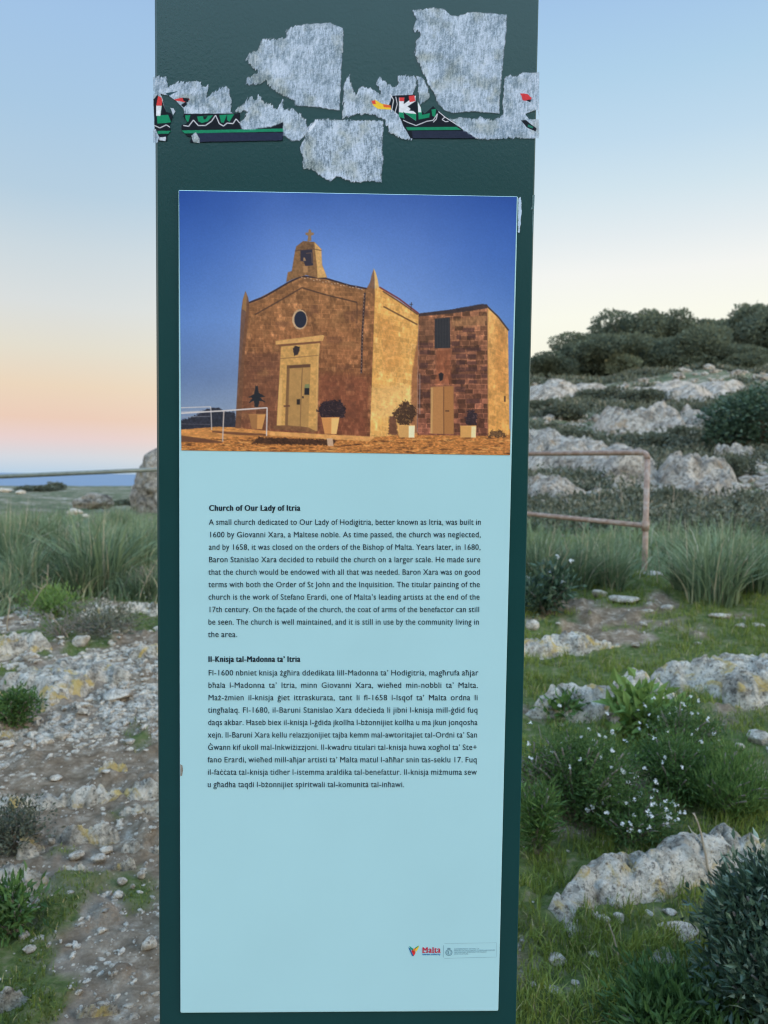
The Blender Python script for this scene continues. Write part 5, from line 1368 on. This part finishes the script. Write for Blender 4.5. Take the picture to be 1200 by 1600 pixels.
def railing_right():
    A = at_h(1012, 707, 6.9); A2 = at_h(1019, 822, 6.9); B = at_h(826, 709, 8.45); B2 = at_h(826, 803, 8.45)
    foot = A.copy(); bpost = at_h(1022, 892, 6.9); foot = np.array([A[0], A[1], float(Hs(A[0], A[1]))])
    lx = (A[:2] - B[:2]); L_ = np.linalg.norm(lx); dv = lx / L_
    root = empty('handrail', foot, 'pinkish rusty tubular handrail with two rails and end post, right of the totem', 'handrail', 'tubular handrails')
    o = foot
    zt = A[2] - o[2]; zl = A2[2] - o[2]; R_ = .026
    Bx = np.append(B[:2], 0) - np.append(A[:2], 0); full = Bx * 1.75
    topB = B[2] - A[2]; lowB = (B2[2] - A2[2])
    rt = MB(); k = np.linspace(0, 1, 7); a = np.pi / 2 * k[::-1]
    arc = [np.array([0, 0, zt]) - dv_ for dv_ in []]
    u = -np.append(dv, 0)
    bend = [np.array([0, 0, zt - .06]) + u * .06 * (1 - math.cos(q)) + np.array([0, 0, .06]) * math.sin(q) for q in np.linspace(0, math.pi / 2, 7)]
    rt.tube(np.vstack([bend, [u * .3 + [0, 0, zt + topB * .3 / L_]], [full + [0, 0, zt + topB * 1.75]]]), R_, 14); rt.build('top_rail', M_rail, root, True)
    MB().tube([np.array([0, 0, zl]) + u * .02, full + [0, 0, zl + lowB * 1.75]], R_ * .95, 14).build('lower_rail', M_rail, root, True)
    MB().tube([[0, 0, -.25], [0, 0, 0], [0, 0, zt - .06]], R_, 14).build('post', M_rail, root, True)
    MB().tube([[0, 0, zl - .045], [0, 0, zl + .045]], R_ * 1.3, 14).build('fitting', M_rail, root, True)
    MB().tube([full + [0, 0, -.6], full + [0, 0, zt + topB * 1.75]], R_, 14).build('post', M_rail, root, True)
    P, T = blob(3, 77, .2); mesh('footing', P * [.12, .09, .05] + [.06, 0, .0], T, M_foot, root, True)


def railing_left():
    A = at_h(-170, 752, 7.6); B = at_h(330, 730, 8.4)
    gz = float(Hs(A[0], A[1])); foot = np.array([A[0], A[1], gz]); d = B - A
    root = empty('handrail', foot, 'grey-green tubular handrail crossing the sea horizon on the left', 'handrail', 'tubular handrails')
    m = plain('grey_green_rail', (.17, .19, .17), .5, .25, 12, .4)
    z = A[2] - gz
    MB().tube([[0, 0, z], list(d + [0, 0, z])], .024, 14).build('top_rail', m, root, True)
    MB().tube([[0, 0, -.2], [0, 0, z - .02]], .024, 14).build('post', m, root, True)
    gb = float(Hs(B[0], B[1])) - gz
    MB().tube([[d[0], d[1], gb - .2], [d[0], d[1], z + d[2] - .02]], .024, 14).build('post', m, root, True)


railing_right(); railing_left()

# ------------------------------------------------------------------ hillside shrubs and trees
def crown_cloud(lobes, n, leaf, q, shell=.55):
    """Leaf tufts spread through overlapping lobes (x, y, z, rx, ry, rz)."""
    Ps = []; Ds = []; Tn = []
    vol = np.array([l[3] * l[4] * l[5] for l in lobes]) ** .67; cnt = (n * vol / vol.sum()).astype(int)
    for l, c in zip(lobes, cnt):
        d = q.normal(size=(c, 3)); d /= np.linalg.norm(d, axis=1)[:, None]; rr = shell + (1 - shell) * q.random(c) ** .6
        bump_ = 1 + .25 * (fbm3(d * 2.2 + l[0], 3, 5) - .5) * 2
        Ps.append(np.array(l[:3]) + d * (rr * bump_)[:, None] * np.array(l[3:6])); Ds.append(d + q.normal(0, .7, (c, 3)) + [0, 0, .25]); Tn.append(np.full(c, q.normal(.42, .12)) + q.normal(0, .14, c))
    P = np.vstack(Ps); D = np.vstack(Ds); t = np.concatenate(Tn); k = len(P)
    return leaves(P, D, leaf * (.6 + .8 * q.random(k)), leaf * .75 * (.6 + .8 * q.random(k)), t, .2)


def tree_proto(seed, w, h, n, leaf, name, mat, shape):
    q = np.random.default_rng(seed); root = empty(name, (0, 0, 0), None, None); mb = MB(); th = h * .45
    kk = np.linspace(0, 1, 6)[:, None]; P = np.array([[0, 0, -.3]]) * (1 - kk) + np.array([[q.normal(0, .3), q.normal(0, .3), th]]) * kk; mb.tube(P, np.linspace(.2, .12, 6) * h / 5, 8)
    lobes = []
    for j in range(shape):
        a = q.uniform(0, 6.28); o = w * .34 * math.sqrt(q.random()); zc = h * q.uniform(.42, .80) - o * .18 * h / w; s_ = q.uniform(.24, .34)
        c = np.array([math.cos(a) * o, math.sin(a) * o, zc]); lobes.append((*c, w * s_, w * s_, h * s_ * .8))
        mb.tube(np.vstack([P[-2], (P[-1] + c) / 2 + q.normal(0, .1, 3), c]), [.09 * h / 5, .06 * h / 5, .03 * h / 5], 6)
    for j in range(4):   # skirts low to the ground, as the pines here grow
        a = j * 1.57 + q.uniform(0, .8); lobes.append((math.cos(a) * w * .26, math.sin(a) * w * .26, h * .24, w * .25, w * .25, h * .22))
    V, T, t = crown_cloud(lobes, n, leaf, q)
    mesh('crown', V, T, mat, root, False, {'tint': t}); mb.build('trunk', M_bark, root, True); return root


def copy_tree(root):
    r = root.copy(); COL.objects.link(r)
    for ch in list(root.children):
        c = ch.copy(); COL.objects.link(c); c.parent = r
    return r


protos = [tree_proto(11 + k, 6.0, 5.0, 13000, .25, 'pine_tree', M_pine, 8) for k in range(4)]
TG = 'pine trees along the ridge'
# base x, distance, top y, width px, proto, label
trees = [(862, 66, 548, 80, 0, 'low pine at the left end of the ridge, against the totem'), (905, 70, 522, 95, 1, 'rounded pine second from the totem on the ridge'), (958, 66, 520, 110, 2, 'broad front pine below the ridge, left of centre'),
         (985, 84, 489, 110, 3, 'tall back pine left of the flat-topped one'), (1012, 92, 490, 50, 1, 'small back pine in the notch left of the flat-topped pine'), (1055, 84, 482, 82, 0, 'flat-topped pine standing highest at the ridge centre'),
         (1030, 68, 524, 105, 3, 'front pine below the flat-topped one'), (1095, 66, 515, 110, 1, 'large front pine with a yellowish right side'), (1108, 86, 496, 75, 2, 'back pine right of the flat-topped one'),
         (1150, 84, 497, 80, 0, 'back pine with its top below its right neighbour'), (1185, 74, 476, 120, 2, 'tall pine at the right edge of the ridge'), (1150, 64, 535, 85, 3, 'front pine left of the right edge tree'), (930, 90, 505, 90, 0, 'far pine on the left slope of the ridge'), (1225, 68, 480, 130, 1, 'pine cut by the photo\'s right edge')]
for k, (px, dist, ty, wpx, pi, lb) in enumerate(trees):
    used = [t[4] for t in trees[:k]]; o = protos[pi] if pi not in used else copy_tree(protos[pi])
    d = pixdir(px, 590); b = EYE + d * dist; z = float(Hs(b[0], b[1])); topz = (EYE + pixdir(px, ty) * dist)[2]
    s_ = wpx * dist / F / 6.0; hz = max(2.0, topz - z) / 5.0 / .98
    o.location = (float(b[0]), float(b[1]), z - .1); o.scale = (s_, s_, hz); o.rotation_euler = (0, 0, k * 1.3)
    tag(o, lb, 'pine tree', TG)

# the darker carob nearer, at the right edge
cb = tree_proto(40, 4.2, 4.4, 9000, .15, 'carob_tree', M_shrub, 9)
d = pixdir(1196, 700); b = EYE + d * 26; cb.location = (float(b[0]), float(b[1]), float(Hs(b[0], b[1])) - .2)
tz = (EYE + pixdir(1190, 585) * 26)[2]; cb.scale = (1, 1, max(.6, (tz - cb.location[2]) / 4.4)); tag(cb, 'dark dense carob tree at the right edge below the ridge', 'tree')


def heath_proto(seed, n, leaf, name='hillside_shrub'):
    q = np.random.default_rng(seed); lobes = [(q.normal(0, .3), q.normal(0, .25), q.uniform(.2, .4), q.uniform(.35, .5), q.uniform(.35, .5), q.uniform(.25, .4)) for _ in range(5)]
    V, T, t = crown_cloud(lobes, n, leaf, q, .3); o = mesh(name, V, T, M_heath, None, False, {'tint': t * .8}); return o


hp = [heath_proto(60 + k, 2200, .10) for k in range(3)]; HG = 'shrubs on the rocky hillside'
hs = [(940, 628, 75, 32, 'dark grey shrub under the terrace wall, left side'), (985, 632, 60, 28, 'dark shrub above the hollowed outcrop'), (1030, 632, 85, 30, 'green shrub band above the hollowed outcrop'), (1075, 622, 55, 22, 'low shrub left of the carob, upper slope'),
      (880, 655, 80, 34, 'dark shrub left of the hollowed outcrop'), (905, 690, 70, 26, 'green scrub below the hollowed outcrop, left'), (965, 698, 80, 26, 'green scrub below the hollowed outcrop'), (1025, 705, 90, 34, 'dark scrub in the dip above the post'), (1075, 690, 60, 30, 'green shrub under the tilted tan rock'),
      (850, 640, 50, 24, 'shrub against the totem, upper hillside'), (1105, 705, 60, 30, 'shrub between the post and the carob'), (1055, 745, 40, 22, 'small shrub above the pale rock by the post'), (1110, 652, 60, 34, 'dark shrub beside the tilted tan rock'), (895, 770, 70, 22, 'dark scrub below the large rock face'),
      (860, 800, 60, 36, 'scrub behind the lower rail against the totem'), (930, 800, 80, 44, 'brown-green scrub between the rails'), (990, 800, 70, 46, 'tallest scrub left of the post, between rails'), (1060, 800, 70, 48, 'grey scrub right of the post'), (1110, 812, 80, 44, 'grey scrub behind the pale-tipped clump'),
      (1170, 815, 80, 50, 'scrub below the carob at the right edge'), (870, 588, 80, 14, 'green scrub strip under the ridge pines, left'), (930, 586, 80, 14, 'green scrub strip under the ridge pines, middle'), (990, 584, 80, 12, 'green scrub strip under the ridge pines, right'), (1160, 745, 70, 40, 'shrub at the foot of the carob, left side'),
      (60, 768, 60, 14, 'wider dark bush on the left skyline below the sea'), (85, 765, 40, 14, 'smaller dark bush on the left skyline, right of the wider one'), (215, 790, 60, 14, 'low scrub before the grey boulder'), (170, 790, 50, 10, 'low scrub right of the rocky mound')]
seen = set()
for k, (px, py, wpx, hpx, lb) in enumerate(hs):
    pi = k % 3; o = hp[pi]
    if pi in seen: o = hp[pi].copy(); COL.objects.link(o)
    seen.add(pi)
    g = G(px, py); r = np.linalg.norm(g - EYE); w = wpx * r / F; h = hpx * r / F * .8
    o.location = [float(v) for v in g]; o.scale = (w / 1.6, w / 1.9, h / .75); o.rotation_euler = (0, 0, k * 2.1); tag(o, lb, 'shrub', HG)
